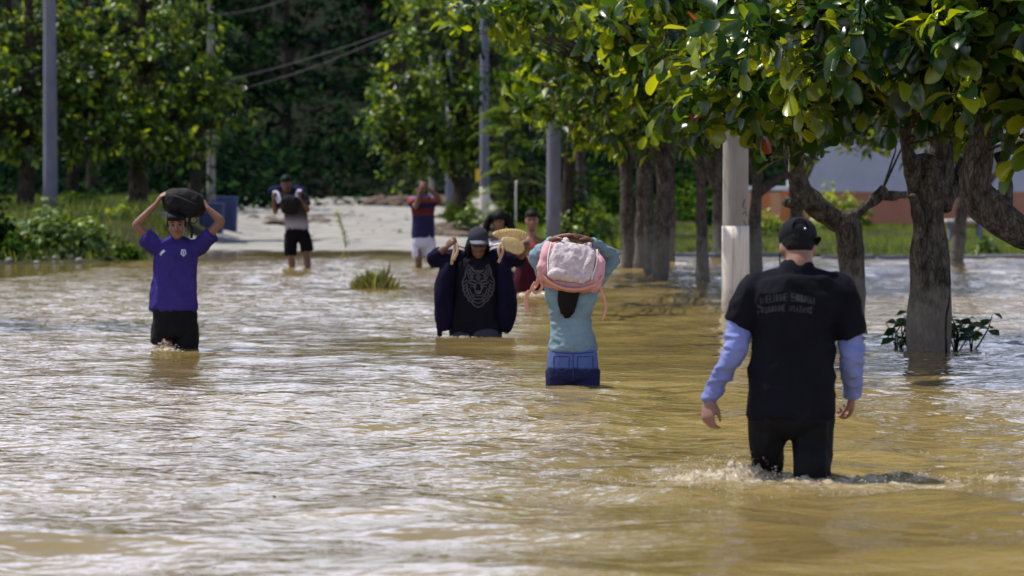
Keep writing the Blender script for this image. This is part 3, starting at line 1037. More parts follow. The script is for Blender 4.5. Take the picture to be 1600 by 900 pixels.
    def glyph_line(x0, x1, yc, h, arch, n, gap):
        pls = []
        w = (x1 - x0) / n
        for i in range(n):
            if i == gap: continue
            xa = x0 + w * i + w * .12; xb = x0 + w * (i + 1) - w * .16
            def pt(x, v):
                t_ = (x - (x0 + x1) / 2) / ((x1 - x0) / 2)
                q = at(x, yc + arch * t_ * t_ - (v - .5) * h, Y - .12)
                return (q.x, q.z)
            kind = rr.choice('AEHINRUMDSTL')
            xm = (xa + xb) / 2
            S = {'A': [[(xa, 0), (xm, 1), (xb, 0)], [((xa + xm) / 2, .4), ((xb + xm) / 2, .4)]], 'E': [[(xb, 1), (xa, 1), (xa, 0), (xb, 0)], [(xa, .5), (xb, .5)]],
                 'H': [[(xa, 0), (xa, 1)], [(xb, 0), (xb, 1)], [(xa, .5), (xb, .5)]], 'I': [[(xm, 0), (xm, 1)]], 'N': [[(xa, 0), (xa, 1), (xb, 0), (xb, 1)]],
                 'R': [[(xa, 0), (xa, 1), (xb, .9), (xb, .6), (xa, .5), (xb, 0)]], 'U': [[(xa, 1), (xa, 0), (xb, 0), (xb, 1)]], 'M': [[(xa, 0), (xa, 1), (xm, .4), (xb, 1), (xb, 0)]],
                 'D': [[(xa, 0), (xa, 1), (xb, .75), (xb, .25), (xa, 0)]], 'S': [[(xb, 1), (xa, .85), (xa, .55), (xb, .45), (xb, .1), (xa, 0)]], 'T': [[(xa, 1), (xb, 1)], [(xm, 0), (xm, 1)]],
                 'L': [[(xa, 1), (xa, 0), (xb, 0)]]}[kind]
            for s_ in S: pls.append([pt(*p) for p in s_])
        return pls
    pl = glyph_line(1186, 1274, 464, 11, 7, 16, 8) + glyph_line(1196, 1258, 481, 9, 4, 12, 6)
    def P2(px, py):
        q = at(px, py, Y - .12); return (q.x, q.z)
    pl.append(([P2(1184, 478), P2(1192, 482), P2(1192, 487), P2(1184, 488)], .012))
    pl.append(([P2(1259, 484), P2(1267, 480), P2(1267, 489), P2(1260, 485)], .014))
    V_, F_ = strips(sf, pl, Y - .6, Y_AX, .0068, .003)
    link('back_print', make_mesh('back_print', V_, F_), M['print_shirt'], root)
    return root

def brim(b, c, Rm, y0, z0, sg, ln, hw=.066, th=.004, droop=.018):
    """cap peak: curved plate"""
    c = Vector(tuple(c)); n = 13
    top, bot = [], []
    rows = []
    for i in range(5):
        t_ = i / 4
        row = []
        for j in range(n):
            a = -1 + 2 * j / (n - 1)
            x = hw * a * (1 - .12 * t_)
            ya = y0 + sg * (ln * t_ * (1 - abs(a) ** 2.4 * .75)) - sg * (abs(a) ** 2) * .040
            z = z0 - droop * a * a - .016 * t_
            row.append((x, ya, z))
        rows.append(row)
    V, F = [], []
    for dz in (th / 2, -th / 2):
        for row in rows:
            for p in row: V.append(tuple(c + Rm @ Vector((p[0], p[1], p[2] + dz))))
    k = 5 * n
    for i in range(4):
        for j in range(n - 1):
            a = i * n + j
            F.append((a, a + 1, a + n + 1, a + n)); F.append((k + a, k + a + n, k + a + n + 1, k + a + 1))
    for j in range(n - 1):
        for i0 in (0, 4 * n): F.append((i0 + j, i0 + j + 1, k + i0 + j + 1, k + i0 + j))
    for i in range(4):
        for j in (0, n - 1): F.append((i * n + j, (i + 1) * n + j, k + (i + 1) * n + j, k + i * n + j))
    b.add(V, F)

# ===== woman with pink backpack, seen from behind =====
def woman_teal():
    Y = 22.2
    J = lambda px, py, dy=0: at(px, py, Y + dy)
    root = root_for(895, Y, 'person in teal top and denim shorts wading away under a pink backpack')
    g = root.location.z
    shL, shR = J(862, 446), J(927, 446)
    elL, elR = J(836, 400, .02), J(959, 402, .02)
    wrL, wrR = J(864, 375, -.10), J(923, 377, -.10)
    hipL, hipR = J(876, 590), J(914, 590)
    knL, knR = V3(hipL.x, Y + .05, g + .44), V3(hipR.x, Y - .03, g + .44)
    anL, anR = V3(hipL.x, Y - .05, g + .07), V3(hipR.x, Y, g + .07)
    hc = J(893, 408, .07); hR = head_R(0, R(-8), 0, False)
    b = Bag()
    add_trunk(b, [(J(895, 590), .135, .085), (J(895, 560), .14, .085), (J(893, 525), .108, .065), (J(892, 495), .112, .07), (J(893, 460), .14, .08), (J(894, 444), .12, .055), (J(894, 432), .055, .045)], X_)
    add_head(b, hc, hR, .96, J(894, 438), .05)
    add_arm(b, shL, elL, wrL, .9, .95); add_arm(b, shR, elR, wrR, .9, .95)
    add_hand(b, wrL, J(899, 366, -.17) - wrL, V3(.1, -.5, -1), 1.08, -1, (.12, .25, .25))
    add_hand(b, wrR, J(889, 367, -.15) - wrR, V3(-.1, -.5, -1), 1.08, 1, (.12, .25, .25))
    add_leg(b, hipL, knL, anL, Y_AX, .95); add_leg(b, hipR, knR, anR, Y_AX, .95)
    fuse('body', b, .008, M['skin'], root, 3)
    # denim shorts
    b = Bag()
    add_trunk(b, [(J(895, 540), .148, .105), (J(895, 556), .160, .115), (J(895, 578), .168, .12), (J(895, 590), .166, .12)], X_, 24, 5, 2.6)
    for h in (hipL, hipR):
        b.add(*tube([h + V3(0, 0, .05), h, h - V3(0, 0, .09)], [.10, .10, .096], None, 14, 4, cap=.1))
    sh = fuse('denim_shorts', b, .008, M['denim_mix'], root, 3, folds(.004, (6, 6, 4), 31))
    sf = Surf(sh, root.location)
    for cx_ in (877, 914):
        def P2(px, py):
            q = at(px, py, Y); return (q.x, q.z)
        V_, F_ = strips(sf, [[P2(cx_ - 12, 556), P2(cx_ - 12, 574), P2(cx_, 580), P2(cx_ + 12, 574), P2(cx_ + 12, 556), P2(cx_ - 12, 556)]], Y - .6, Y_AX, .006, .002)
        link('back_pocket', make_mesh('back_pocket', V_, F_), M['denim_seam'], root)
    V_, F_ = strips(sf, [[P2(858, 549), P2(895, 551), P2(933, 549)], [P2(895, 551), P2(895, 598)]], Y - .6, Y_AX, .006, .002)
    link('seam', make_mesh('seam', V_, F_), M['denim_seam'], root)
    # top
    b = Bag()
    add_trunk(b, [(J(895, 547), .158, .118), (J(895, 538), .156, .116), (J(893, 515), .134, .098), (J(892, 490), .136, .098), (J(892, 462), .170, .115), (J(893, 444), .150, .085), (J(894, 434), .065, .06)], X_, 24, 5)
    for s_, e_, w_ in ((shL, elL, wrL), (shR, elR, wrR)):
        b.add(*tube([s_.lerp(J(893, 455), .35), s_, s_.lerp(e_, .5), e_], [.068, .057, .050, .045], None, 14, 5))
        b.add(*tube([e_, e_.lerp(w_, .5), w_.lerp(e_, .04)], [.045, .041, .033], None, 14, 5, cap=.2))
    fuse('long_sleeved_top', b, .0075, M['teal'], root, 2, folds(.009, (3, 3, 6.5), 33))
    # hair: tail hanging below the bag
    b = Bag(); Rn = np.array(hR)
    b.add(*ellipsoid(hc + hR @ V3(0, -.012, .025), (.082, .105, .098), Rn, 18, 12))
    b.add(*tube([J(893, 420, -.03), J(890, 446, -.125), J(887, 470, -.135), J(886, 486, -.13), J(884, 497, -.12)], [(.075, .06), (.074, .045), (.066, .034), (.048, .026), (.012, .01)], X_, 14, 5))
    b.add(*tube([J(880, 460, -.13), J(878, 480, -.13), J(876, 489, -.13)], [.022, .014, .004], None, 8, 4))
    b.add(*tube([J(896, 462, -.13), J(896, 482, -.13), J(893, 493, -.13)], [.022, .014, .004], None, 8, 4))
    fuse('hair', b, .007, M['hair'], root, 2, folds(.005, (14, 14, 2), 35))
    # wrist bands
    for w_, e_, mm in ((wrL, elL, 'band_green'), (wrR, elR, 'band_green')):
        d = (w_ - e_).normalized()
        b = Bag(); b.add(*tube([w_ - d * .028, w_ - d * .010], [.037, .034], None, 14, 2, cap=.1))
        link('wrist_band', b.mesh('wrist_band'), M[mm], root)
    # pink plush backpack
    bag_o = empty('backpack', J(892, 413, -.12), 'pink backpack with pale plush bear-eared front, carried on the head of the wader in teal', 'backpack')
    tilt = Matrix.Rotation(R(9), 3, 'Y') @ Matrix.Rotation(R(-12), 3, 'X')
    Rn = np.array(tilt)
    c = J(892, 417, -.13)
    T = lambda x, y, z: c + tilt @ V3(x, y, z)
    b = Bag(); b.add(*ellipsoid(T(0, .02, 0), (.205, .115, .158), Rn, 28, 18, 3.2))
    b.add(*ellipsoid(T(-.165, -.02, .0), (.045, .085, .14), Rn, 16, 12, 2.4))
    b.add(*ellipsoid(T(.168, -.02, -.02), (.050, .085, .125), Rn, 16, 12, 2.4))
    fuse('bag_body', b, .008, M['pink'], bag_o, 3, folds(.007, (5, 5, 5), 41))
    b = Bag(); b.add(*ellipsoid(T(0, -.088, .010), (.150, .05, .128), Rn, 24, 16, 3.4))
    b.add(*ellipsoid(T(-.065, -.085, .145), (.028, .022, .026), Rn, 12, 8)); b.add(*ellipsoid(T(.085, -.085, .140), (.028, .022, .026), Rn, 12, 8))
    b.add(*ellipsoid(T(-.01, -.125, .02), (.055, .03, .055), Rn, 14, 10))
    b.add(*ellipsoid(T(-.085, -.11, -.080), (.062, .045, .038), np.array(tilt @ Matrix.Rotation(R(-20), 3, 'Y')), 14, 10))
    b.add(*ellipsoid(T(.055, -.11, -.085), (.055, .04, .034), np.array(tilt @ Matrix.Rotation(R(25), 3, 'Y')), 14, 10))
    b.add(*tube([T(.118, -.11, .10), T(.100, -.13, .0), T(.085, -.12, -.07)], [.018, .024, .018], None, 10, 4))
    fuse('plush_front', b, .007, M['plush'], bag_o, 2, lambda co: .0022 * snoise(co, 17, 43, 3) + folds(.006, (5, 5, 5), 46)(co))
    b = Bag()
    pts = [T(.215 * math.sin(a) , -.055, -.010 - .152 * math.cos(a)) for a in np.linspace(-1.35, 1.35, 15)]
    b.add(*tube(pts, [(.012, .050)] * 15, None, 10, 2, 3.0))
    fuse('base_panel', b, .008, M['peach'], bag_o, 2, folds(.003, (6, 6, 6), 44))
    for nm, pts, rs in (('shoulder_strap', [T(-.19, -.06, -.06), J(839, 443, -.18), J(832, 452, -.2), J(826, 456, -.2), J(822, 466, -.2), J(824, 488, -.19)], [(.014, .003)] * 6),
                        ('strap_loop', [T(-.19, -.06, -.10), J(847, 448, -.18), J(838, 458, -.2), J(831, 451, -.2), J(836, 441, -.2)], [(.010, .003)] * 5),
                        ('shoulder_strap', [T(.19, -.06, -.07), J(938, 450, -.16), J(944, 466, -.16), J(947, 482, -.15), J(941, 500, -.14)], [(.009, .003)] * 5)):
        b = Bag(); b.add(*tube(pts, rs, (1, .2, .3), 8, 5, 3.0))
        link(nm, b.mesh(nm), M['peach'], bag_o)
    for x0 in (-.150, .150):
        b = Bag(); pts = [T(x0, -.098, .12), T(x0 * 1.05, -.108, .03), T(x0 * .95, -.105, -.08)]
        b.add(*tube(pts, [.0045] * 3, None, 6, 5)); link('zip', b.mesh('zip'), M['white_cord'], bag_o)

# ===== boy in purple shirt =====
def boy():
    Y = 27.0
    J = lambda px, py, dy=0: at(px, py, Y + dy)
    root = root_for(273, Y, 'person in purple t-shirt and black shorts holding a black bag on the head')
    g = root.location.z
    shR, shL = J(247, 384), J(310, 384)
    elR, elL = J(212, 352, -.04), J(346, 346, -.04)
    wrR, wrL = J(243, 320, -.03), J(324, 325, -.03)
    hipR, hipL = J(257, 512), J(290, 512)
    knR, knL = V3(hipR.x, Y - .10, g + .45), V3(hipL.x, Y + .03, g + .44)
    anR, anL = V3(hipR.x, Y + .05, g + .08), V3(hipL.x, Y + .06, g + .07)
    hc = J(276, 351, -.03); hR = head_R(R(4), R(-4), R(3), True)
    b = Bag()
    add_trunk(b, [(J(273, 520), .13, .08), (J(273, 490), .13, .08), (J(273, 455), .12, .075), (J(275, 415), .135, .08), (J(277, 390), .125, .06), (J(277, 375), .06, .05)], X_)
    add_head(b, hc, hR, .93, J(277, 380, 0), .052)
    add_arm(b, shR, elR, wrR, .92, .92); add_arm(b, shL, elL, wrL, .92, .92)
    add_hand(b, wrR, J(254, 302, -.04) - wrR, V3(.8, .2, -.3), .95, 1, (.45, .4, .35))
    add_hand(b, wrL, J(314, 306, .06) - wrL, V3(-.8, .2, -.3), .95, -1, (.45, .4, .35))
    add_leg(b, hipR, knR, anR, -Y_AX, .92); add_leg(b, hipL, knL, anL, -Y_AX, .92)
    fuse('body', b, .009, M['skin'], root, 2)
    face_parts(hc, hR, .93, root)
    b = Bag()
    add_trunk(b, [(J(273, 470), .165, .11), (J(273, 495), .178, .12), (J(273, 514), .182, .12), (J(273, 524), .17, .11)], X_)
    b.add(*tube([J(256, 508), J(255, 528), J(254, 537)], [.102, .105, .102], None, 14, 4, cap=.15))
    b.add(*tube([J(291, 508), J(292, 530), J(292, 545), J(291, 556)], [.100, .100, .095, .09], None, 14, 4, cap=.15))
    fuse('shorts', b, .009, M['wet_black'], root, 3, folds(.008, (5, 5, 2), 52))
    b = Bag()
    add_trunk(b, [(J(271, 482), .194, .125), (J(271, 465), .190, .125), (J(273, 430), .172, .115), (J(275, 402), .170, .11), (J(277, 386), .165, .10), (J(277, 376), .105, .07), (J(277, 371), .062, .055)], X_, 24, 5)
    for s_, e_ in ((shR, elR), (shL, elL)):
        e = s_.lerp(e_, .58)
        b.add(*tube([s_.lerp(J(277, 395), .5), s_ - V3(0, 0, .01), s_.lerp(e, .5) - V3(0, 0, .015), e - V3(0, 0, .02)], [.070, .070, .070, .072], None, 14, 5, cap=.12))
    shirt = fuse('t_shirt', b, .008, M['purple_tee'], root, 2, folds(.011, (4.5, 4.5, 2), 51))
    sf = Surf(shirt, root.location)
    def P2(px, py):
        q = at(px, py, Y); return (q.x, q.z)
    pl = [[P2(288.5, 398), P2(288.5, 390), P2(291, 390), P2(292, 396), P2(288.5, 400), P2(285, 396), P2(286, 390), P2(288.5, 390)]]
    V_, F_ = strips(sf, [([P2(252, 398), P2(255, 394), P2(259, 391)], .018)], Y - .6, Y_AX, .01, .003)
    link('chest_logo', make_mesh('chest_logo', V_, F_), M['print_white'], root)
    V_, F_ = strips(sf, pl, Y - .6, Y_AX, .008, .003)
    link('chest_badge', make_mesh('chest_badge', V_, F_), M['print_white'], root)
    b = Bag(); Rn = np.array(hR)
    b.add(*ellipsoid(hc + hR @ V3(0, -.014, .056), (.079, .106, .072), Rn, 18, 12)); b.add(*ellipsoid(hc + hR @ V3(0, -.034, .012), (.076, .078, .080), Rn, 18, 12))
    for i in range(9):
        x = -.055 + .0135 * i
        b.add(*tube([hc + hR @ V3(x, .055, .085), hc + hR @ V3(x * 1.1, .088, .062), hc + hR @ V3(x * 1.15 + .004, .094, .036)], [.014, .012, .004], None, 6, 3))
    for sg in (-1, 1):
        b.add(*ellipsoid(hc + hR @ V3(sg * .066, .0, .008), (.014, .032, .034), Rn, 10, 8))
    fuse('hair', b, .006, M['hair'], root, 1)
    bag_o = empty('duffel_bag', J(288, 318), 'stuffed black bag balanced on the head of the wader in purple', 'bag')
    tilt = Matrix.Rotation(R(8), 3, 'Y'); Rn = np.array(tilt)
    c = J(288, 317, .02)
    b = Bag(); b.add(*ellipsoid(c, (.165, .14, .112), Rn, 24, 16, 2.6))
    b.add(*ellipsoid(c + V3(.07, -.02, -.035), (.10, .12, .085), Rn, 18, 12)); b.add(*ellipsoid(c + V3(-.10, 0, .03), (.07, .12, .08), Rn, 18, 12))
    fuse('bag_body', b, .008, M['bag_black'], bag_o, 3, folds(.010, (3, 3, 3.5), 61))
    for pts in ([J(299, 335, -.10), J(296, 347, -.11), J(300, 358, -.10), J(299, 372, -.10)], [J(300, 338, -.1), J(308, 342, -.11), J(305, 349, -.11), J(297, 347, -.11)]):
        b = Bag(); b.add(*tube(pts, [(.010, .003)] * 4, None, 8, 5)); link('strap', b.mesh('strap'), M['bag_black'], bag_o)
    b = Bag(); b.add(*tube([c + tilt @ V3(-.15, -.06, .05), c + tilt @ V3(-.03, -.145, .04), c + tilt @ V3(.12, -.12, .0)], [.006] * 3, None, 6, 6)); link('zip', b.mesh('zip'), M['cap_grey'], bag_o)

# ===== woman in the wolf shirt =====
def woman_wolf():
    Y = 29.2
    J = lambda px, py, dy=0: at(px, py, Y + dy)
    root = root_for(746, Y, 'person in grey cap and open navy jacket over a shirt with wolf head')
    g = root.location.z
    shR, shL = J(712, 402), J(782, 402)
    elR, elL = J(675, 404, -.02), J(812, 405, -.02)
    wrR, wrL = J(697, 387, -.10), J(816, 396, -.13)
    hc = J(747, 380, -.06); hR = head_R(R(6), R(-12), 0, True)
    b = Bag()
    add_trunk(b, [(V3(root.location.x, Y, g + .62), .20, .15), (J(745, 525), .21, .17), (J(745, 490), .215, .175), (J(746, 450), .20, .15), (J(747, 420), .17, .11), (J(747, 408), .14, .07), (J(747, 395), .06, .05)], X_)
    add_head(b, hc, hR, 1.0, J(747, 402), .056)
    add_arm(b, shR, elR, wrR, 1.0, 1.1); add_arm(b, shL, elL, wrL, 1.0, 1.1)
    add_hand(b, wrR, J(706, 377, -.12) - wrR, V3(.5, .6, -.3), .95, 1, (.9, 1.2, .8))
    add_hand(b, wrL, J(820, 391, -.16) - wrL, V3(-.5, .6, -.2), .95, -1, (.9, 1.2, .8))
    for x in (-.10, .10):
        add_leg(b, V3(root.location.x + x, Y, g + .62), V3(root.location.x + x, Y - .06, g + .38), V3(root.location.x + x, Y + .02, g + .07), -Y_AX)
    fuse('body', b, .009, M['skin_dark'], root, 2)
    face_parts(hc, hR, 1.0, root)
    # sunglasses
    b = Bag(); Rn = np.array(hR)
    L = lambda x, y, z: hc + hR @ V3(x, y, z)
    for sg in (-1, 1):
        b.add(*ellipsoid(L(sg * .033, .101, .006), (.028, .008, .019), Rn, 14, 8, 2.6))
        b.add(*tube([L(sg * .060, .094, .012), L(sg * .078, .03, .010), L(sg * .080, -.01, .006)], [.003] * 3, None, 6, 3))
    b.add(*tube([L(-.010, .107, .010), L(.010, .107, .010)], [.003, .003], None, 6, 1))
    link('sunglasses', b.mesh('sunglasses'), M['glasses'], root)
    # trousers / wet lap seen at the waterline
    b = Bag(); b.add(*ellipsoid(J(758, 527, -.14), (.13, .10, .09), None, 16, 10))
    b.add(*ellipsoid(J(725, 530, -.12), (.11, .10, .08), None, 16, 10))
    fuse('trousers', b, .010, M['cap_grey'], root, 3)
    # tee
    b = Bag()
    add_trunk(b, [(J(744, 530), .225, .195), (J(744, 500), .232, .20), (J(745, 460), .215, .175), (J(746, 425), .205, .15), (J(747, 406), .175, .11), (J(747, 398), .10, .075), (J(747, 394), .066, .06)], X_, 26, 5)
    tee = fuse('t_shirt', b, .009, M['black_tee'], root, 3, folds(.008, (4, 4, 2), 71))
    # wolf head print, lines
    sf = Surf(tee, root.location)
    def w(u, v):   # print units: u -1..1 across, v 0 top .. 1 bottom
        q = at(747.5 + u * 25, 413 + v * 67, Y - .1); return (q.x, q.z)
    half = [([(0, .15), (.25, .16), (.33, .12), (.62, 0), (.78, .14), (.82, .28), (.95, .34), (1, .46), (.93, .52), (.96, .60), (.86, .64), (.84, .72), (.66, .76), (.62, .84), (.45, .86), (.25, .95), (0, 1.0)], 1.5),
            ([(.40, .18), (.60, .08), (.68, .2), (.60, .30), (.44, .26), (.40, .18)], 1), ([(.52, .14), (.56, .24)], 1.5),
            ([(0, .22), (.16, .29), (0, .37), ], 1), ([(0, .18), (.30, .22), (.60, .34)], 1), ([(.12, .40), (.40, .36), (.66, .40), (.50, .44), (.20, .46)], 1.6),
            ([(0, .42), (.16, .45), (.22, .56), (.14, .66), (0, .68)], 1.2), ([(.22, .56), (.36, .50), (.52, .52)], 1), ([(.16, .50), (.26, .52)], 3),
            ([(0, .72), (.20, .73), (.32, .68)], 1), ([(0, .80), (.22, .80), (.42, .70), (.55, .56)], 1.2), ([(0, .90), (.26, .86), (.52, .76), (.66, .62), (.72, .48)], 1.2),
            ([(.70, .36), (.90, .42)], 1.3), ([(.66, .44), (.90, .50)], 1.3), ([(.66, .50), (.88, .58)], 1.3), ([(.62, .57), (.84, .66)], 1.3), ([(.55, .65), (.74, .73)], 1.2), ([(.42, .73), (.58, .81)], 1.2), ([(.27, .80), (.40, .88)], 1.2),
            ([(0, .645), (.12, .64)], 3.5), ([(.30, .28), (.48, .34)], 1.6)]
    pl = []
    for pts, k in half:
        for sg in (-1, 1): pl.append(([w(sg * u, v) for u, v in pts], .0072 * k))
    pl.append(([w(-.05, .29), w(.05, .29)], .02))
    V_, F_ = strips(sf, pl, Y - .8, Y_AX, .006, .003)
    link('wolf_print', make_mesh('wolf_print', V_, F_), M['print_grey'], root)
    # jacket: sleeves, back and two hanging fronts
    b = Bag()
    add_trunk(b, [(J(745, 505, .13), .24, .10), (J(746, 460, .10), .235, .10), (J(747, 420, .06), .22, .10), (J(747, 403, .03), .20, .08)], X_, 22, 4)
    b.add(*tube([J(706, 400, -.02), J(701, 418, -.06), J(696, 440, -.08), J(694, 468, -.10), J(694, 495, -.10), J(693, 512, -.1)], [(.05, .07), (.062, .09), (.085, .09), (.088, .085), (.080, .07), (.060, .05)], X_, 16, 5))
    b.add(*tube([J(686, 490, -.09), J(686, 510, -.10), J(687, 526, -.10)], [(.03, .04), (.028, .03), (.022, .02)], X_, 10, 4))
    b.add(*tube([J(784, 400, -.02), J(786, 420, -.05), J(789, 445, -.08), J(792, 470, -.10), J(791, 495, -.10), J(789, 516, -.09)], [(.06, .07), (.072, .09), (.080, .09), (.088, .085), (.082, .07), (.045, .04)], X_, 16, 5))
    for s_, e_, w_ in ((shR, elR, wrR), (shL, elL, wrL)):
        b.add(*tube([s_.lerp(J(747, 410), .3), s_, s_.lerp(e_, .5) - V3(0, 0, .01), e_ - V3(0, 0, .005)], [.075, .078, .074, .062], None, 14, 5))
        b.add(*tube([e_ - V3(0, 0, .005), e_.lerp(w_, .45), e_.lerp(w_, .62)], [.060, .052, .047], None, 14, 4, cap=.2))
    fuse('jacket', b, .009, M['violet'], root, 3, folds(.010, (4, 4, 1.6), 73))
    # hair
    b = Bag()
    b.add(*ellipsoid(hc + hR @ V3(0, -.020, .010), (.084, .100, .095), Rn, 18, 12))
    b.add(*tube([L(.06, -.03, .02), L(.085, .0, -.05), L(.088, .01, -.12)], [(.03, .04), (.032, .045), (.02, .03)], None, 10, 4))
    b.add(*tube([L(-.06, -.04, .02), L(-.080, -.02, -.05), L(-.078, -.02, -.10)], [.028, .028, .016], None, 10, 4))
    fuse('hair', b, .007, M['hair'], root, 2, folds(.004, (12, 12, 3), 75))
    b = Bag(); b.add(*ellipsoid(hc + hR @ V3(0, -.006, .060), (.090, .108, .082), Rn, 24, 14))
    cp = fuse('cap', b, .007, M['cap_grey'], root, 2)
    b = Bag(); brim(b, hc, hR, .088, .050, 1, .10, .078); link('cap_brim', b.mesh('cap_brim'), M['cap_brim'], cp)
    b = Bag(); b.add(*ellipsoid(L(.079, .0, -.028), (.007, .007, .007), Rn, 8, 6)); link('earring', b.mesh('earring'), M['white_cord'], root)
    # cord with sandals carried across the shoulders
    so = empty('carrying_cord', J(748, 386), 'white cord with beige ties held across the shoulders of the wader in the wolf shirt', 'cord')
    b = Bag(); b.add(*tube([J(704, 380, -.12), J(722, 386, .02), J(750, 392, .10), J(772, 383, -.06), J(787, 380, -.14)], [.009] * 5, None, 8, 5)); link('cord', b.mesh('cord'), M['white_cord'], so)
    for pts in ([J(711, 380, -.13), J(710, 392, -.15), J(707, 404, -.16), J(706, 413, -.15)], [J(713, 380, -.13), J(715, 392, -.16), J(709, 406, -.17)],
                [J(785, 380, -.14), J(786, 392, -.17), J(782, 403, -.18), J(779, 410, -.17)], [J(782, 380, -.14), J(779, 390, -.17), J(781, 401, -.18)]):
        b = Bag(); b.add(*tube(pts, [(.012, .004)] * len(pts), X_, 8, 4)); link('tie', b.mesh('tie'), M['strap_beige'], so)
    # sandals
    for (px, py, rx, rz, ang, dy, lab) in ((797, 367, .150, .052, 3, -.16, 'woven straw sandal with ribbed sole, upper one beside the grey cap'),
                                          (801, 383, .108, .062, 28, -.22, 'plain tan straw sandal, lower one hanging by the raised hand')):
        c = J(px, py, dy)
        ro = empty('sandal', c, lab, 'sandal', 'straw sandals hung from the cord')
        Rt = Matrix.Rotation(R(ang), 3, 'Y') @ Matrix.Rotation(R(-14), 3, 'X'); Rn2 = np.array(Rt)
        b = Bag()
        a = np.linspace(0, 2 * np.pi, 28, endpoint=False)
        rings = []
        for yy, k in ((-.016, .90), (-.014, .97), (-.004, 1), (.008, 1), (.014, .95), (.016, .88)):
            wx = np.cos(a) * rx * k; wz = np.sin(a) * rz * k * (1 + .18 * np.cos(a))
            rings.append((np.stack([wx, np.full(28, yy), wz], 1)) @ Rn2.T + np.array(tuple(c)))
        b.add(*rings_mesh(rings)); link('sole', b.mesh('sole'), M['straw'], ro)
        n_r = 13 if rx > .12 else 0
        b = Bag()
        for i in range(n_r):
            x = -rx * .86 + rx * 1.72 * i / (n_r - 1)
            hh = rz * .86 * math.sqrt(max(0.05, 1 - (x / rx) ** 2)) * (1 + .18 * x / rx)
            b.add(*tube([c + Rt @ V3(x - .006, -.018, -hh), c + Rt @ V3(x + .006, -.019, hh)], [.0045, .0045], None, 6, 1))
        if n_r:
            rb = link('rib', b.mesh('rib'), M['straw'], ro)
        b = Bag()
        b.add(*tube([c + Rt @ V3(-rx * .15, .016, -rz), c + Rt @ V3(-rx * .2, .055, 0), c + Rt @ V3(-rx * .15, .016, rz)], [(.018, .004)] * 3, Rt @ X_, 8, 5))
        link('strap', b.mesh('strap'), M['straw'], ro)

# ===== two women behind =====
def woman_red():
    Y = 40.0
    J = lambda px, py, dy=0: at(px, py, Y + dy)
    root = root_for(829, Y, 'person with bare shoulders in red strapless top and dark skirt behind the pink backpack')
    g = root.location.z
    hc = J(831, 345, -.02); hR = head_R(0, R(2), 0, True)
    shR, shL = J(812, 378), J(850, 378)
    elR, elL = J(806, 401), J(856, 405)
    wrR, wrL = J(816, 402, -.16), J(850, 420, -.12)
    b = Bag()
    cx = J(831, 400).x
    add_trunk(b, [(V3(cx, Y, g + .80), .18, .13), (V3(cx, Y, g + .95), .165, .12), (J(831, 410), .150, .11), (J(831, 390), .165, .11), (J(831, 377), .155, .08), (J(831, 369), .06, .05)], X_)
    add_head(b, hc, hR, .98, J(831, 374), .052)
    add_arm(b, shR, elR, wrR, .95, 1.1); add_arm(b, shL, elL, wrL, .95, 1.1)
    add_hand(b, wrR, V3(.5, -.6, .1), V3(0, 0, -1), .95, -1); add_hand(b, wrL, V3(-.4, -.7, 0), V3(0, 0, -1), .95, 1)
    for x in (-.09, .09):
        add_leg(b, V3(cx + x, Y, g + .80), V3(cx + x, Y - .03, g + .45), V3(cx + x, Y, g + .07), -Y_AX, .95)
    fuse('body', b, .012, M['skin'], root, 2)
    face_parts(hc, hR, .98, root)
    b = Bag()
    add_trunk(b, [(J(831, 412), .158, .12), (J(831, 400), .165, .125), (J(831, 390), .175, .125), (J(831, 383), .172, .118)], X_)
    fuse('strapless_top', b, .010, M['red'], root, 2, folds(.005, (5, 5, 4), 81))
    b = Bag()
    add_trunk(b, [(J(830, 468), .225, .16), (J(830, 445), .22, .16), (J(831, 425), .195, .14), (J(831, 408), .165, .125)], X_)
    fuse('skirt', b, .010, M['maroon'], root, 3, folds(.012, (6, 6, 1), 82))
    b = Bag(); Rn = np.array(hR)
    b.add(*ellipsoid(hc + hR @ V3(0, -.014, .060), (.084, .112, .076), Rn, 18, 12)); b.add(*ellipsoid(hc + hR @ V3(0, -.034, .010), (.086, .080, .085), Rn, 18, 12))
    b.add(*ellipsoid(hc + V3(0, .11, .03), (.045, .04, .04), None, 12, 8))
    fuse('hair', b, .008, M['hair'], root, 1)

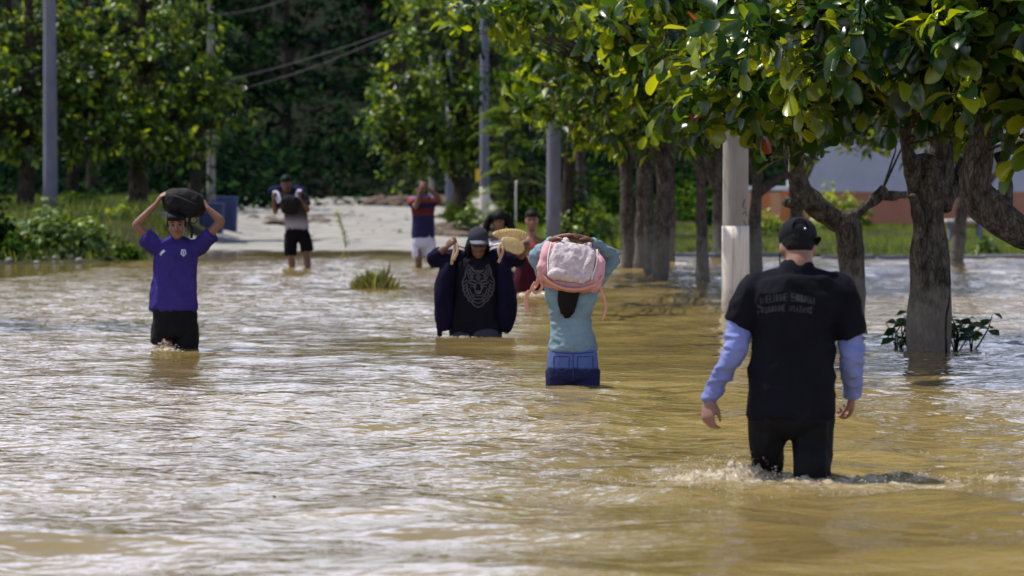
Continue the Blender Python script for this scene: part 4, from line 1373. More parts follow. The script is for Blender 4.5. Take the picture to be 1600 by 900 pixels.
def woman_hair():
    Y = 40.6
    J = lambda px, py, dy=0: at(px, py, Y + dy)
    root = root_for(779, Y, 'person with long loose black hair and white top behind the straw sandals')
    g = root.location.z
    hc = J(780, 346, -.02); hR = head_R(R(-8), R(-8), R(3), True)
    cx = J(778, 400).x
    shR, shL = J(762, 380), J(797, 380)
    elR, elL = J(757, 402), J(800, 404)
    wrR, wrL = J(764, 420, -.12), J(795, 422, -.12)
    b = Bag()
    add_trunk(b, [(V3(cx, Y, g + .78), .17, .12), (V3(cx, Y, g + .95), .15, .11), (J(779, 405), .15, .11), (J(779, 388), .16, .11), (J(779, 377), .14, .08), (J(779, 370), .06, .05)], X_)
    add_head(b, hc, hR, .95, J(779, 376), .05)
    add_arm(b, shR, elR, wrR, .92); add_arm(b, shL, elL, wrL, .92)
    add_hand(b, wrR, V3(.3, -.6, -.2), V3(0, 0, -1), .92, -1); add_hand(b, wrL, V3(-.3, -.6, -.2), V3(0, 0, -1), .92, 1)
    for x in (-.09, .09):
        add_leg(b, V3(cx + x, Y, g + .80), V3(cx + x, Y - .03, g + .45), V3(cx + x, Y, g + .07), -Y_AX, .95)
    fuse('body', b, .012, M['skin'], root, 2)
    face_parts(hc, hR, .95, root)
    b = Bag()
    add_trunk(b, [(J(779, 428), .175, .13), (J(779, 405), .165, .125), (J(779, 388), .172, .12), (J(779, 379), .16, .09), (J(779, 375), .09, .07)], X_)
    for s_, e_ in ((shR, elR), (shL, elL)):
        b.add(*tube([s_.lerp(J(779, 388), .3), s_, s_.lerp(e_, .5)], [.066, .066, .064], None, 12, 4, cap=.15))
    fuse('blouse', b, .010, M['white_cloth'], root, 2, folds(.005, (5, 5, 4), 86))
    b = Bag()
    add_trunk(b, [(J(779, 462), .21, .15), (J(779, 440), .20, .15), (J(779, 424), .175, .13)], X_)
    fuse('skirt', b, .010, M['navy'], root, 2, folds(.010, (6, 6, 1), 87))
    b = Bag()
    b.add(*ellipsoid(hc + hR @ V3(0, -.012, .058), (.086, .112, .078), np.array(hR), 18, 12)); b.add(*ellipsoid(hc + hR @ V3(0, -.036, .0), (.092, .085, .105), np.array(hR), 18, 12))
    b.add(*tube([J(768, 336, .0), J(761, 350, .0), J(758, 368, .01), J(758, 382, .0)], [(.04, .05), (.045, .06), (.04, .05), (.015, .02)], None, 12, 4))
    b.add(*tube([J(790, 334, .0), J(797, 350, .0), J(802, 370, .01), J(803, 390, .0)], [(.04, .05), (.05, .06), (.05, .05), (.02, .02)], None, 12, 4))
    fuse('hair', b, .009, M['hair'], root, 2, folds(.005, (12, 12, 2), 88))

# ===== two men far back =====
def man_grey():
    Y = 52.0
    J = lambda px, py, dy=0: at(px, py, Y + dy)
    root = root_for(463, Y, 'person far back in grey and black shirt and dark shorts gripping loads')
    g = root.location.z
    hc = J(447, 287, -.06); hR = head_R(R(-10), R(-14), 0, True)
    shR, shL = J(437, 308), J(474, 308)
    elR, elL = J(430, 331, -.08), J(481, 329, -.08)
    wrR, wrL = J(428, 311, -.17), J(468, 310, -.17)
    hipR, hipL = J(455, 362), J(473, 362)
    knR, knL = J(455, 400, -.03), J(479, 396, -.03)
    anR, anL = V3(knR.x + .03, Y + .02, g + .07), V3(knL.x + .04, Y - .02, g + .07)
    b = Bag()
    add_trunk(b, [(J(464, 368), .16, .12), (J(464, 356), .16, .12), (J(462, 338), .15, .11), (J(459, 318), .17, .12), (J(456, 306), .17, .09), (J(454, 300), .08, .06)], X_)
    add_head(b, hc, hR, 1.0, J(453, 304), .058)
    add_arm(b, shR, elR, wrR); add_arm(b, shL, elL, wrL)
    add_hand(b, wrR, V3(.0, -.1, .9), V3(.6, .5, 0), 1.0, 1, (.9, 1.1, .8)); add_hand(b, wrL, V3(.0, -.1, .9), V3(-.6, .5, 0), 1.0, -1, (.9, 1.1, .8))
    add_leg(b, hipR, knR, anR, -Y_AX); add_leg(b, hipL, knL, anL, -Y_AX)
    fuse('body', b, .014, M['skin_dark'], root, 2)
    face_parts(hc, hR, 1.0, root)
    b = Bag()
    add_trunk(b, [(J(464, 358), .182, .135), (J(463, 345), .180, .135), (J(461, 328), .175, .13), (J(458, 314), .19, .13), (J(456, 305), .175, .10), (J(454, 300), .09, .07)], X_)
    for s_, e_ in ((shR, elR), (shL, elL)):
        b.add(*tube([s_.lerp(J(455, 314), .35), s_, s_.lerp(e_, .6)], [.078, .078, .075], None, 12, 4, cap=.15))
    fuse('t_shirt', b, .011, M['ombre'], root, 2, folds(.006, (5, 5, 3), 91))
    b = Bag()
    add_trunk(b, [(J(464, 355), .172, .13), (J(464, 366), .182, .135), (J(464, 373), .175, .13)], X_)
    b.add(*tube([J(455, 366), J(454, 385), J(454, 399)], [.105, .103, .088], None, 12, 4, cap=.15))
    b.add(*tube([J(474, 366), J(478, 380), J(480, 392)], [.105, .104, .098], None, 12, 4, cap=.15))
    fuse('shorts', b, .011, M['black_cloth'], root, 2, folds(.006, (5, 5, 3), 92))
    b = Bag(); b.add(*ellipsoid(hc + hR @ V3(0, -.014, .060), (.084, .112, .078), np.array(hR), 16, 12)); b.add(*ellipsoid(hc + hR @ V3(0, -.034, .012), (.080, .080, .082), np.array(hR), 16, 12)); fuse('hair', b, .009, M['hair'], root, 1)
    bo = empty('backpack', J(450, 318, -.2), 'dark bag with white and blue straps slung on the chest of the far left wader', 'bag')
    b = Bag(); b.add(*ellipsoid(J(453, 320, -.20), (.145, .08, .145), None, 20, 14, 3)); fuse('bag_body', b, .011, M['bag_black'], bo, 2, folds(.008, (5, 5, 5), 93))
    for pts in ([J(437, 316, -.22), J(433, 304, -.14), J(430, 299, .0)], [J(463, 316, -.22), J(465, 303, -.14), J(468, 297, .0)]):
        b = Bag(); b.add(*tube(pts, [(.04, .012)] * 3, X_, 10, 5)); link('shoulder_strap', b.mesh('shoulder_strap'), M['lavender'], bo)
    lo = empty('bundle', J(452, 303, .14), 'blue bundle lying across the shoulders of the far left wader', 'bundle')
    b = Bag(); b.add(*tube([J(424, 299, .06), J(440, 298, .16), J(462, 298, .16), J(474, 301, .06)], [.07, .09, .09, .07], None, 12, 4)); fuse('bundle_cloth', b, .012, M['denim_wet'], lo, 2, folds(.01, (5, 5, 5), 95))

def man_jersey():
    Y = 52.6
    J = lambda px, py, dy=0: at(px, py, Y + dy)
    root = root_for(663, Y, 'person far back in navy and orange jersey and white shorts, hands at the face')
    g = root.location.z
    hc = J(657, 296, -.03); hR = head_R(R(-6), R(-6), 0, True)
    shR, shL = J(644, 314), J(677, 314)
    elR, elL = J(650, 324, -.24), J(686, 309, -.14)
    wrR, wrL = J(656, 298, -.26), J(667, 293, -.22)
    hipR, hipL = J(655, 374), J(671, 374)
    knR, knL = J(654, 406, -.05), J(675, 404, .05)
    anR, anL = V3(knR.x, Y, g + .07), V3(knL.x + .02, Y + .25, g + .12)
    b = Bag()
    add_trunk(b, [(J(661, 378), .15, .12), (J(661, 362), .15, .12), (J(661, 340), .145, .11), (J(661, 324), .165, .115), (J(661, 313), .165, .09), (J(660, 307), .08, .06)], X_)
    add_head(b, hc, hR, .98, J(660, 311), .056)
    add_arm(b, shR, elR, wrR); add_arm(b, shL, elL, wrL)
    add_hand(b, wrR, J(661, 289, -.28) - wrR, V3(.4, .7, 0), 1.0, 1, (.5, .6, .5)); add_hand(b, wrL, J(659, 286, -.26) - wrL, V3(-.3, .7, 0), 1.0, -1, (.5, .6, .5))
    add_leg(b, hipR, knR, anR, -Y_AX); add_leg(b, hipL, knL, anL, -Y_AX)
    fuse('body', b, .014, M['skin_dark'], root, 2)
    face_parts(hc, hR, .98, root)
    b = Bag()
    add_trunk(b, [(J(661, 371), .182, .135), (J(661, 355), .178, .135), (J(661, 338), .170, .13), (J(661, 322), .188, .13), (J(661, 312), .175, .10), (J(660, 307), .09, .07)], X_)
    for s_, e_ in ((shR, elR), (shL, elL)):
        b.add(*tube([s_.lerp(J(661, 320), .35), s_, s_.lerp(e_, .55)], [.080, .080, .076], None, 12, 4, cap=.15))
    fuse('jersey', b, .011, M['jersey'], root, 2, folds(.006, (5, 5, 3), 96))
    b = Bag()
    add_trunk(b, [(J(661, 368), .165, .13), (J(661, 378), .178, .135), (J(661, 384), .17, .13)], X_)
    b.add(*tube([J(654, 378), J(653, 392), J(653, 403)], [.100, .10, .088], None, 12, 4, cap=.15))
    b.add(*tube([J(671, 378), J(673, 392), J(675, 404)], [.100, .10, .092], None, 12, 4, cap=.15))
    fuse('shorts', b, .011, M['lavender'], root, 2, folds(.006, (5, 5, 3), 97))
    b = Bag(); b.add(*ellipsoid(hc + hR @ V3(0, -.014, .060), (.084, .112, .078), np.array(hR), 16, 12)); b.add(*ellipsoid(hc + hR @ V3(0, -.034, .012), (.080, .080, .082), np.array(hR), 16, 12)); fuse('hair', b, .009, M['hair'], root, 1)

# two-tone cloths keyed to object height (dyed or soaked cloth)
def banded(name, stops, z0, z1, extra=None):
    m, t, b = mat_new(name)
    geo = N(t, 'ShaderNodeNewGeometry'); sep = N(t, 'ShaderNodeSeparateXYZ')
    t.links.new(geo.outputs['Position'], sep.inputs[0])
    nz_ = N(t, 'ShaderNodeTexNoise', Scale=14, Detail=3); t.links.new(geo.outputs['Position'], nz_.inputs['Vector'])
    ma = N(t, 'ShaderNodeMath', _operation='MULTIPLY_ADD'); ma.inputs[1].default_value = .03; t.links.new(nz_.outputs['Fac'], ma.inputs[0]); t.links.new(sep.outputs[2], ma.inputs[2])
    mr = N(t, 'ShaderNodeMapRange'); mr.inputs[1].default_value = z0; mr.inputs[2].default_value = z1
    t.links.new(ma.outputs[0], mr.inputs[0])
    r = ramp(t, stops); t.links.new(mr.outputs[0], r.inputs['Fac'])
    t.links.new(r.outputs['Color'], b.inputs['Base Color'])
    b.inputs['Roughness'].default_value = .9; b.inputs['Specular IOR Level'].default_value = .15
    return m
M['denim_mix'] = banded('denim_mix', [(0, (.010, .012, .045)), (.47, (.010, .012, .045)), (.54, (.06, .09, .23)), (1, (.07, .10, .25))], 0.0, .25)
M['ombre'] = banded('ombre', [(0, (.20, .20, .26)), (.25, (.24, .22, .25)), (.45, (.05, .045, .05)), (1, (.009, .009, .012))], .55, 1.15)
M['jersey'] = banded('jersey', [(0, (.014, .013, .055)), (.52, (.014, .013, .055)), (.55, (.09, .014, .016)), (.68, (.07, .012, .02)), (.72, (.012, .012, .05)), (.80, (.012, .012, .05)), (.86, (.20, .035, .012)), (.90, (.18, .03, .015)), (.95, (.13, .13, .3)), (1, (.13, .13, .3))], .45, 1.15)
M['denim_seam'] = cloth('denim_seam', (.025, .035, .10))
M['band_green'] = cloth('band_green', (.12, .30, .27))
M['cap_brim'] = cloth('cap_brim', (.12, .12, .15))
m, t, b = mat_new('metal'); b.inputs['Metallic'].default_value = 1; b.inputs['Base Color'].default_value = (.7, .7, .7, 1); b.inputs['Roughness'].default_value = .25
M['metal'] = m

man_black(); woman_teal(); boy(); woman_wolf(); woman_red(); woman_hair(); man_grey(); man_jersey()
# ------------------------------------------------------------------ trees
M['bark'] = bark_mat('bark', (.03, .026, .022), (.10, .085, .070), (.17, .16, .14), .55)
M['bark_near'] = bark_mat('bark_near', (.026, .023, .019), (.105, .090, .072), (.20, .18, .15), .50)
M['bark_dark'] = bark_mat('bark_dark', (.020, .016, .012), (.06, .048, .036))
M['leaf_near'] = leaf_mat('leaf_near', (.005, .022, .015), (.030, .080, .015), (.24, .31, .016), (.22, .05, .02), .50, .25, .5)
M['leaf_mid'] = leaf_mat('leaf_mid', (.004, .016, .008), (.024, .065, .010), (.21, .29, .014), (.16, .05, .02), .50, .38, .3)
M['leaf_big'] = leaf_mat('leaf_big', (.005, .018, .009), (.030, .080, .015), (.25, .35, .033), None, .45, .35, .4)
M['leaf_far'] = leaf_mat('leaf_far', (.005, .016, .007), (.016, .045, .010), (.085, .17, .016), None, .30, .5, 0)
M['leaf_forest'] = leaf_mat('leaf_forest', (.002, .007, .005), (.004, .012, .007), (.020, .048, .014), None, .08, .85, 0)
M['leaf_shrub'] = leaf_mat('leaf_shrub', (.025, .06, .012), (.07, .14, .025), (.20, .28, .04), None, .35, .42)
M['leaf_lime'] = leaf_mat('leaf_lime', (.06, .12, .012), (.14, .22, .018), (.32, .38, .03), None, .45, .4)
M['leaf_weed'] = leaf_mat('leaf_weed', (.010, .028, .012), (.020, .05, .016), (.04, .085, .02), None, .3, .35)
M['grass'] = leaf_mat('grass', (.045, .085, .014), (.10, .17, .025), (.22, .29, .05), None, .4, .5)
M['grass_dull'] = leaf_mat('grass_dull', (.022, .04, .010), (.06, .095, .02), (.17, .22, .045), None, .35, .6)

def W3(px, py, Y): return at(px, py, Y)
def ell(px, py, Y, rx, ry, rz, w=1.0): return (at(px, py, Y), (rx, ry, rz), w)
def cell(x, y, z, rx, ry, rz, w=1.0): return (Vector((x, y, z)), (rx, ry, rz), w)

# tree at the right with the bare pruned stubs (forked low)
Y = 29.9
leafy_tree('almond_tree', Vector((at(1337, 520, Y).x, Y, -.60)),
    [([W3(1338, 640, Y), W3(1338, 520, Y), W3(1333, 430, Y), W3(1327, 360, Y), W3(1322, 335, Y)], [.17, .125, .108, .11, .115]),
     ([W3(1326, 355, Y), W3(1298, 335, Y), W3(1268, 312, Y - .1), W3(1247, 275, Y - .2), W3(1241, 225, Y - .3), W3(1252, 150, Y - .4), W3(1230, 60, Y - .5), W3(1210, -80, Y - .5)], [.09, .10, .092, .080, .084, .07, .05, .03]),
     ([W3(1262, 318, Y - .1), W3(1244, 321, Y - .25), W3(1229, 315, Y - .35)], [.05, .045, .055]),
     ([W3(1328, 345, Y), W3(1352, 322, Y), W3(1374, 304, Y), W3(1381, 293, Y)], [.07, .052, .048, .040]),
     ([W3(1374, 304, Y), W3(1398, 306, Y + .1), W3(1424, 303, Y + .3)], [.048, .036, .034]),
     ([W3(1247, 240, Y - .2), W3(1290, 140, Y), W3(1330, 20, Y + .2), W3(1350, -100, Y + .3)], [.05, .05, .04, .03])],
    [ell(1190, 60, 24.6, .62, .8, .52), ell(1150, 60, 27.2, .80, .8, .62), ell(1250, 110, 28.0, .85, .9, .60), ell(1240, 10, 28.6, 1.5, 1.3, .6), ell(1090, 90, 29.5, .75, .9, .62),
     ell(1225, 165, 27.6, .28, .4, .28), ell(1360, 80, 29.3, .9, 1.0, .62), cell(2.4, 28.4, 5.2, 2.7, 2.8, 2.1, .8)],
    1050, 8, .215, 'forked tree with bare cut stubs, right of the man in black', M['leaf_near'], M['bark_near'], n_ind=300, tmpl=LEAF_MD, seed=1, trunk_n=28, amp=.22, group='broad-leaved trees along the flooded road', sag=.5)

Y = 26.7
leafy_tree('almond_tree', Vector((at(1450, 548, Y).x, Y, -.60)),
    [([W3(1450, 660, Y), W3(1450, 548, Y), W3(1453, 440, Y), W3(1450, 350, Y), W3(1450, 290, Y), W3(1455, 250, Y)], [.17, .148, .135, .155, .165, .14]),
     ([W3(1440, 310, Y), W3(1428, 270, Y - .1), W3(1418, 235, Y - .2), W3(1408, 150, Y - .2), W3(1385, 30, Y - .3), W3(1380, -90, Y - .2)], [.08, .07, .055, .05, .045, .03]),
     ([W3(1462, 300, Y), W3(1474, 240, Y), W3(1478, 170, Y), W3(1490, 50, Y), W3(1500, -100, Y)], [.13, .11, .09, .06, .04]),
     ([W3(1470, 320, Y), W3(1500, 270, Y + .2), W3(1530, 230, Y + .4), W3(1560, 120, Y + .5)], [.08, .07, .06, .04]),
     ([W3(1437, 350, Y - .1), W3(1426, 305, Y - .15)], [.05, .038])],
    [ell(1330, 20, 23.0, .9, .8, .52), ell(1460, 70, 23.2, .8, .8, .42), ell(1420, 30, 24.8, 1.2, .9, .62), ell(1500, 60, 25.4, 1.0, .9, .62), ell(1370, 130, 25.6, .7, .8, .36), ell(1440, 140, 25.4, .65, .7, .36), ell(1310, 30, 25.2, .9, .8, .62), cell(3.4, 25.6, 5.0, 2.8, 2.8, 2.0, .8)],
    1050, 8, .205, 'thick trunk tree with leafy sprouts in the water at its foot', M['leaf_near'], M['bark_near'], n_ind=300, tmpl=LEAF_MD, seed=2, trunk_n=28, amp=.22, group='broad-leaved trees along the flooded road', sag=.5)

Y = 24.3
leafy_tree('almond_tree', Vector((at(1740, 560, Y).x, Y, -.60)),
    [([W3(1740, 680, Y), W3(1735, 560, Y), W3(1700, 440, Y), W3(1640, 385, Y), W3(1590, 358, Y), W3(1545, 330, Y), W3(1523, 290, Y), W3(1530, 240, Y), W3(1545, 180, Y), W3(1560, 60, Y), W3(1570, -90, Y)], [.20, .17, .14, .12, .115, .12, .105, .10, .085, .06, .03]),
     ([W3(1556, 335, Y), W3(1572, 290, Y + .1), W3(1560, 240, Y + .1)], [.075, .055, .05]),
     ([W3(1540, 220, Y), W3(1580, 130, Y), W3(1640, 20, Y)], [.05, .045, .03])],
    [ell(1570, 30, 22.6, .9, .8, .60), ell(1650, 90, 23.2, .85, .9, .70), ell(1610, 190, 23.4, .26, .4, .30), ell(1470, 30, 22.9, .9, .7, .5), cell(5.2, 24.0, 4.8, 2.4, 2.0, 1.9, .8)],
    800, 8, .215, 'gnarled leaning tree at the right edge, its limb sloping down out of view', M['leaf_near'], M['bark_near'], n_ind=300, tmpl=LEAF_MD, seed=3, trunk_n=28, amp=.30, group='broad-leaved trees along the flooded road', sag=.5)

# the row of trees behind the pole
row = [
 # px, base py, width px, top lean px, label, crown list
 (983, 420, 22, -6, 'leftmost trunk in the row of trees behind the teal wader', [(940, 60, 1.15, .95), (880, 125, .62, .5)]),
 (1001, 421, 20, 4, 'second trunk of the row, close beside the leftmost one', [(950, 130, 1.3, .7)]),
 (1014, 428, 15, 0, 'slimmest trunk of the row, between two thicker ones', [(1010, 40, 1.4, .9)]),
 (1032, 437, 25, 6, 'thick nearest trunk of the row with knotty bark', [(1000, 150, 1.4, .68), (1090, 170, .8, .42)]),
 (1098, 441, 19, -4, 'single straight trunk standing just left of the white-based pole', [(1080, 110, 1.5, .8)]),
 (1048, 411, 14, 0, 'dark trunk at the back of the row', [(1060, 60, 1.6, 1.0)]),
]
for i, (px, py, wpx, lean, lab, crowns) in enumerate(row):
    Y = CAMZ * FPX / (py - 286)
    s = FPX / Y
    r = wpx / s / 2
    el_ = []
    for (cx, cy, rx, rz) in crowns:
        el_.append(ell(cx, cy, Y - (2.0 if i % 2 else 5.0), rx, 1.9, rz))
    c0 = at(px, 0, Y)
    el_.append(cell(c0.x + .3, Y - 2, 5.4, 2.4, 2.6, 1.6, .6))
    if i == 3:
        el_ += [cell(.30, 34.3, 3.05, 1.1, .30, .26, 1.6), cell(.45, 37.2, 3.2, 1.2, .35, .28, 1.6), cell(.9, 40.5, 3.3, 1.1, .4, .3, 1.4)]
    top = W3(px + lean, 200, Y)
    leafy_tree('almond_tree', Vector((at(px, py, Y).x, Y, gz(c0.x, Y) - .02)),
        [([Vector((at(px, py, Y).x, Y, gz(c0.x, Y) - .05)), W3(px, py, Y), W3(px + lean * .3, 360, Y), W3(px + lean * .7, 290, Y), top, W3(px + lean * 2, 90, Y), W3(px + lean * 3, -60, Y)], [r * 1.3, r * 1.12, r, r * .95, r * .95, r * .7, r * .4]),
         ([W3(px + lean * .7, 262, Y), W3(px - 30, 190, Y - .5), W3(crowns[0][0], crowns[0][1], Y - 1.5)], [r * .7, r * .5, r * .3]),
         ([W3(px + lean * .7, 250, Y), W3(px + 26, 180, Y + .3), W3(px + 60, 60, Y + .5)], [r * .7, r * .5, r * .3])],
        el_, 620, 8, .205, lab, M['leaf_mid'], M['bark'], n_ind=200, seed=10 + i, amp=.13, group='broad-leaved trees along the flooded road', sag=.5, key='m')

# the leaning canopy of the tree just outside the left edge, whose shade falls on the water
leafy_tree('almond_tree', Vector((-7.4, 32.5, -.6)), [([V3(-7.4, 32.5, -.6), V3(-7.4, 32.5, 1.2), V3(-7.2, 32.4, 3.0), V3(-6.9, 32.2, 4.6)], [.2, .16, .13, .06]), ([V3(-7.3, 32.4, 2.4), V3(-6.4, 32.0, 3.6), V3(-5.6, 31.8, 4.2)], [.09, .07, .03])],
    [cell(-6.6, 32.0, 4.6, 1.9, 1.5, .9), cell(-8.0, 32.6, 4.8, 1.8, 1.8, 1.1)], 300, 8, .21, 'tree just outside the left edge that shades the water', M['leaf_mid'], M['bark'], seed=60, group='broad-leaved trees along the flooded road')

# further trees on the right, one beyond the pole with a limb to the right
def simple_tree(px, py, wpx, lab, limbs_px, crowns, ncl, leaf, lm, seed, ybias=0, per=7, group='broad-leaved trees along the flooded road', n_ind=0, cat='tree', name='almond_tree', Y=None, key='f', tmpl=LEAF_MID, bark='bark'):
    if Y is None: Y = CAMZ * FPX / (py - 286)
    s = FPX / Y; r = wpx / s / 2
    x0 = at(px, py, Y).x
    base = Vector((x0, Y, gz(x0, Y) - .02))
    limbs = []
    for k, pts in enumerate(limbs_px):
        P = [W3(a, b, Y) for a, b in pts]
        if k == 0: P = [base] + P
        rad = list(np.linspace(r * (1.15 if k == 0 else .75), r * .45, len(P)))
        limbs.append((P, rad))
    leafy_tree(name, base, limbs, crowns, ncl, per, leaf, lab, lm, M[bark], seed=seed, n_ind=n_ind, group=group, key=key, tmpl=tmpl, cat=cat, sag=.45)

Y = CAMZ * FPX / (425 - 286)
simple_tree(1180, 425, 25, 'trunk right behind the white-based pole with a limb bending right', [[(1180, 425), (1180, 340), (1182, 300), (1188, 262)], [(1184, 300), (1212, 282), (1240, 262), (1262, 200), (1290, 100)], [(1184, 280), (1172, 210), (1160, 100)]],
    [ell(1200, 130, Y - 1, 1.3, 1.3, .8), cell(3.6, Y, 4.6, 2.4, 2.2, 1.0, .6), ell(1190, 215, Y - .6, .8, .8, .35)], 330, .205, M['leaf_mid'], 30, key='m', n_ind=60)
Y = CAMZ * FPX / (410 - 286)
simple_tree(1496, 410, 24, 'pale slanting trunk seen far back between the two nearest trees', [[(1494, 410), (1500, 350), (1508, 290), (1516, 220), (1520, 60)], [(1505, 320), (1530, 300), (1556, 270)], [(1510, 280), (1480, 200), (1470, 80)]],
    [ell(1500, 120, Y - 1, 2.0, 1.8, 1.1), ell(1400, 200, Y - 1, 1.1, 1.0, .35), ell(1330, 205, Y - 1.2, .8, .8, .42), cell(7.8, Y, 4.8, 2.8, 2.4, 1.2, .6)], 340, .20, M['leaf_mid'], 31, key='m', n_ind=40)
simple_tree(1248, 390, 26, 'dark trunk behind the head of the man in black', [[(1246, 372), (1244, 320), (1240, 260), (1236, 120)], [(1242, 300), (1270, 240), (1300, 120)]],
    [cell(4.2 * 1.3, 64, 5.5, 2.6, 2.2, 1.8)], 200, .20, M['leaf_far'], 32, Y=64)
simple_tree(1128, 385, 26, 'dark trunk beyond the row, left of the white-based pole', [[(1126, 370), (1124, 320), (1122, 260), (1120, 120)], [(1124, 300), (1100, 230), (1080, 120)]],
    [ell(1080, 120, 60, 2.6, 2.2, 1.6), cell(3.2, 60, 6, 2.6, 2.2, 1.4, .6)], 260, .20, M['leaf_far'], 33, Y=62)
simple_tree(908, 330, 20, 'slim dark trunk on the bank left of the row of trees', [[(908, 320), (907, 270), (906, 200), (905, 60)], [(906, 230), (930, 170), (950, 80)]],
    [ell(910, 110, 74, 2.6, 2.2, 2.0), cell(1.5, 75, 6, 2.8, 2.2, 1.6, .7)], 300, .21, M['leaf_far'], 34, Y=76)

# the three big lit crowns at the left and centre
def big(px, Y, lab, ells, n, seed, lm='leaf_big', wpx=26, n_ind=300, leaf=.21, lean=0, key='b'):
    x0 = at(px, 330, Y).x; zb = gz(x0, Y)
    base = Vector((x0, Y, zb - .05)); r = wpx / (FPX / Y) / 2
    top = max(e[0].z for e in ells)
    c = ells[0][0]
    limbs = [([base, base + V3(.02, 0, .8), base + V3(.05 + lean, 0, 2.2), base + V3(.1 + lean * 2, 0, 4.0), Vector((c.x, Y, top))], [r * 1.3, r, r * .9, r * .6, r * .3])]
    rg = random.Random(seed)
    for e in ells[:5]:
        p0 = base + V3(lean * .5, 0, rg.uniform(1.0, 2.0)); q = e[0]
        limbs.append(([p0, p0.lerp(q, .5) + V3(0, 0, .2), q], [r * .55, r * .4, r * .2]))
    leafy_tree('almond_tree', base, limbs, ells, n, 8, leaf, lab, M[lm], M['bark_dark'], seed=seed, n_ind=n_ind, group='big leafy trees on the far bank', sag=.4, key=key, shell=.55)

big(215, 74, 'big bright crown above the boy in purple, right of the left pole', [ell(230, 110, 73, 1.9, 1.7, 1.15), ell(140, 170, 73, 1.5, 1.5, 1.0), ell(310, 160, 73.4, 1.1, 1.2, .9), ell(180, 215, 73, 1.5, 1.4, .6), ell(290, 215, 73, 1.0, 1.1, .6), ell(335, 120, 73.4, .7, .8, .7), ell(240, 40, 73.6, 1.5, 1.5, .7), cell(-8.2, 75, 7.2, 2.2, 2, 1.4, .2)], 950, 40)
big(40, 72, 'dark leafy tree at the left edge behind the left pole', [ell(30, 150, 72, 1.5, 1.5, 1.4), ell(-60, 100, 72, 1.6, 1.5, 1.6), ell(60, 40, 73, 1.4, 1.4, .9), ell(20, 215, 71.5, 1.2, 1.1, .5), cell(-11, 73, 7, 2.4, 2, 1.4, .2)], 700, 41, wpx=24, n_ind=200, lm='leaf_big')
big(720, 84, 'broad bright crown in the centre behind the slim white-based pole', [ell(700, 150, 83, 2.0, 1.8, 1.5), ell(630, 130, 82.5, 1.2, 1.3, 1.25), ell(620, 220, 82.5, .95, 1.0, .9), ell(770, 60, 83, 1.8, 1.6, 1.3), ell(680, 30, 83.5, 1.4, 1.5, 1.0), ell(760, 190, 82.5, 1.3, 1.3, 1.0), ell(700, 250, 82.6, 1.2, 1.0, .6), cell(-1.2, 84, 8.0, 2.6, 2, 1.5, .2)], 1150, 42, wpx=30)
big(885, 66, 'leafy tree hanging over the grey pole behind the two women', [ell(900, 70, 65, 1.15, 1.2, 1.1), ell(905, 170, 65.5, .8, .9, .8), cell(1.6, 66, 6, 1.6, 2, 1.2, .4)], 420, 43, wpx=18, n_ind=150)

# feathery small tree behind the slim pole
def feather_tree(px, py_base, Y, lab):
    rg = np.random.default_rng(77)
    x0 = at(px, 330, Y).x; base = Vector((x0, Y, gz(x0, Y) - .02))
    root = empty('acacia_sapling', base, lab, 'tree')
    trunk_obj('trunk', [base, base + V3(.03, 0, .9), base + V3(-.05, 0, 1.9), base + V3(.02, 0, 3.0)], [.05, .04, .03, .012], M['bark_dark'], root, n=8)
    P, D, Nn, sc, rn = [], [], [], [], []
    A, B = [], []
    for k in range(34):
        h = rg.uniform(.5, 3.0)
        a = rg.uniform(0, 6.28); L = rg.uniform(.5, 1.05)
        o = np.array([math.cos(a), math.sin(a) * .7, .35])
        p0 = np.array([base.x, base.y, base.z + h])
        prev = p0
        for j in range(1, 15):
            t_ = j / 14
            p = p0 + o * L * t_ + np.array([0, 0, -.55 * t_ ** 2 * L])
            A.append(prev); B.append(p); prev = p
            for sg in (-1, 1):
                side_ = np.cross(o, [0, 0, 1.0]) * sg
                for q in range(2):
                    P.append(p + rg.normal(size=3) * .008); D.append(side_ + o * .5 + np.array([0, 0, -.25 + .2 * q])); Nn.append(np.array([0, 0, 1.0]) + rg.normal(size=3) * .2)
                    sc.append(.20 * (1 - .5 * t_)); rn.append(rg.uniform(.3, .9))
    V, F, r = place((leaf_template(2, width=.10, droop=.3)), np.array(P), np.array(D), np.array(Nn), np.array(sc), np.array(rn))
    f = link('fronds', make_mesh('fronds', V, F, True, {'rnd': r}), M['leaf_shrub'], root); tag(f, kind='stuff')
    V, F = thin_tubes(np.array(A), np.array(B), .008, .006)
    f = link('frond_stems', make_mesh('frond_stems', V, F), M['bark_dark'], root); tag(f, kind='stuff')
feather_tree(795, 330, 72, 'feathery light green sapling right of the slim white-based pole')

# ------------------------------------------------------------------ forest behind
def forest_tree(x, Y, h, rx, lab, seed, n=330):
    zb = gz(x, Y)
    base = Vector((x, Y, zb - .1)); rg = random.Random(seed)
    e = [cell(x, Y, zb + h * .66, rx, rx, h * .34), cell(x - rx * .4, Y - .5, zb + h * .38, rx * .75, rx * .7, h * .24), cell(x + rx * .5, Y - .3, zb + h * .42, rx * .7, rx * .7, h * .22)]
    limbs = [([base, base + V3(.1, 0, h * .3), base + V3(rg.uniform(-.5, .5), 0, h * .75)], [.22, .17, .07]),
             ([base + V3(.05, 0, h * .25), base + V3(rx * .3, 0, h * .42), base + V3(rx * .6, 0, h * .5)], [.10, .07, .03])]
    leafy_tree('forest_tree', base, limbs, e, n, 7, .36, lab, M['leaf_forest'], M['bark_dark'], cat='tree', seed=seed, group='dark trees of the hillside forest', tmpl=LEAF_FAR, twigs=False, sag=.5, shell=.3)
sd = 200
ROWS = {155: 'highest back row', 98: 'front left edge', 112: 'second row', 134: 'third row', 146: 'fourth row'}
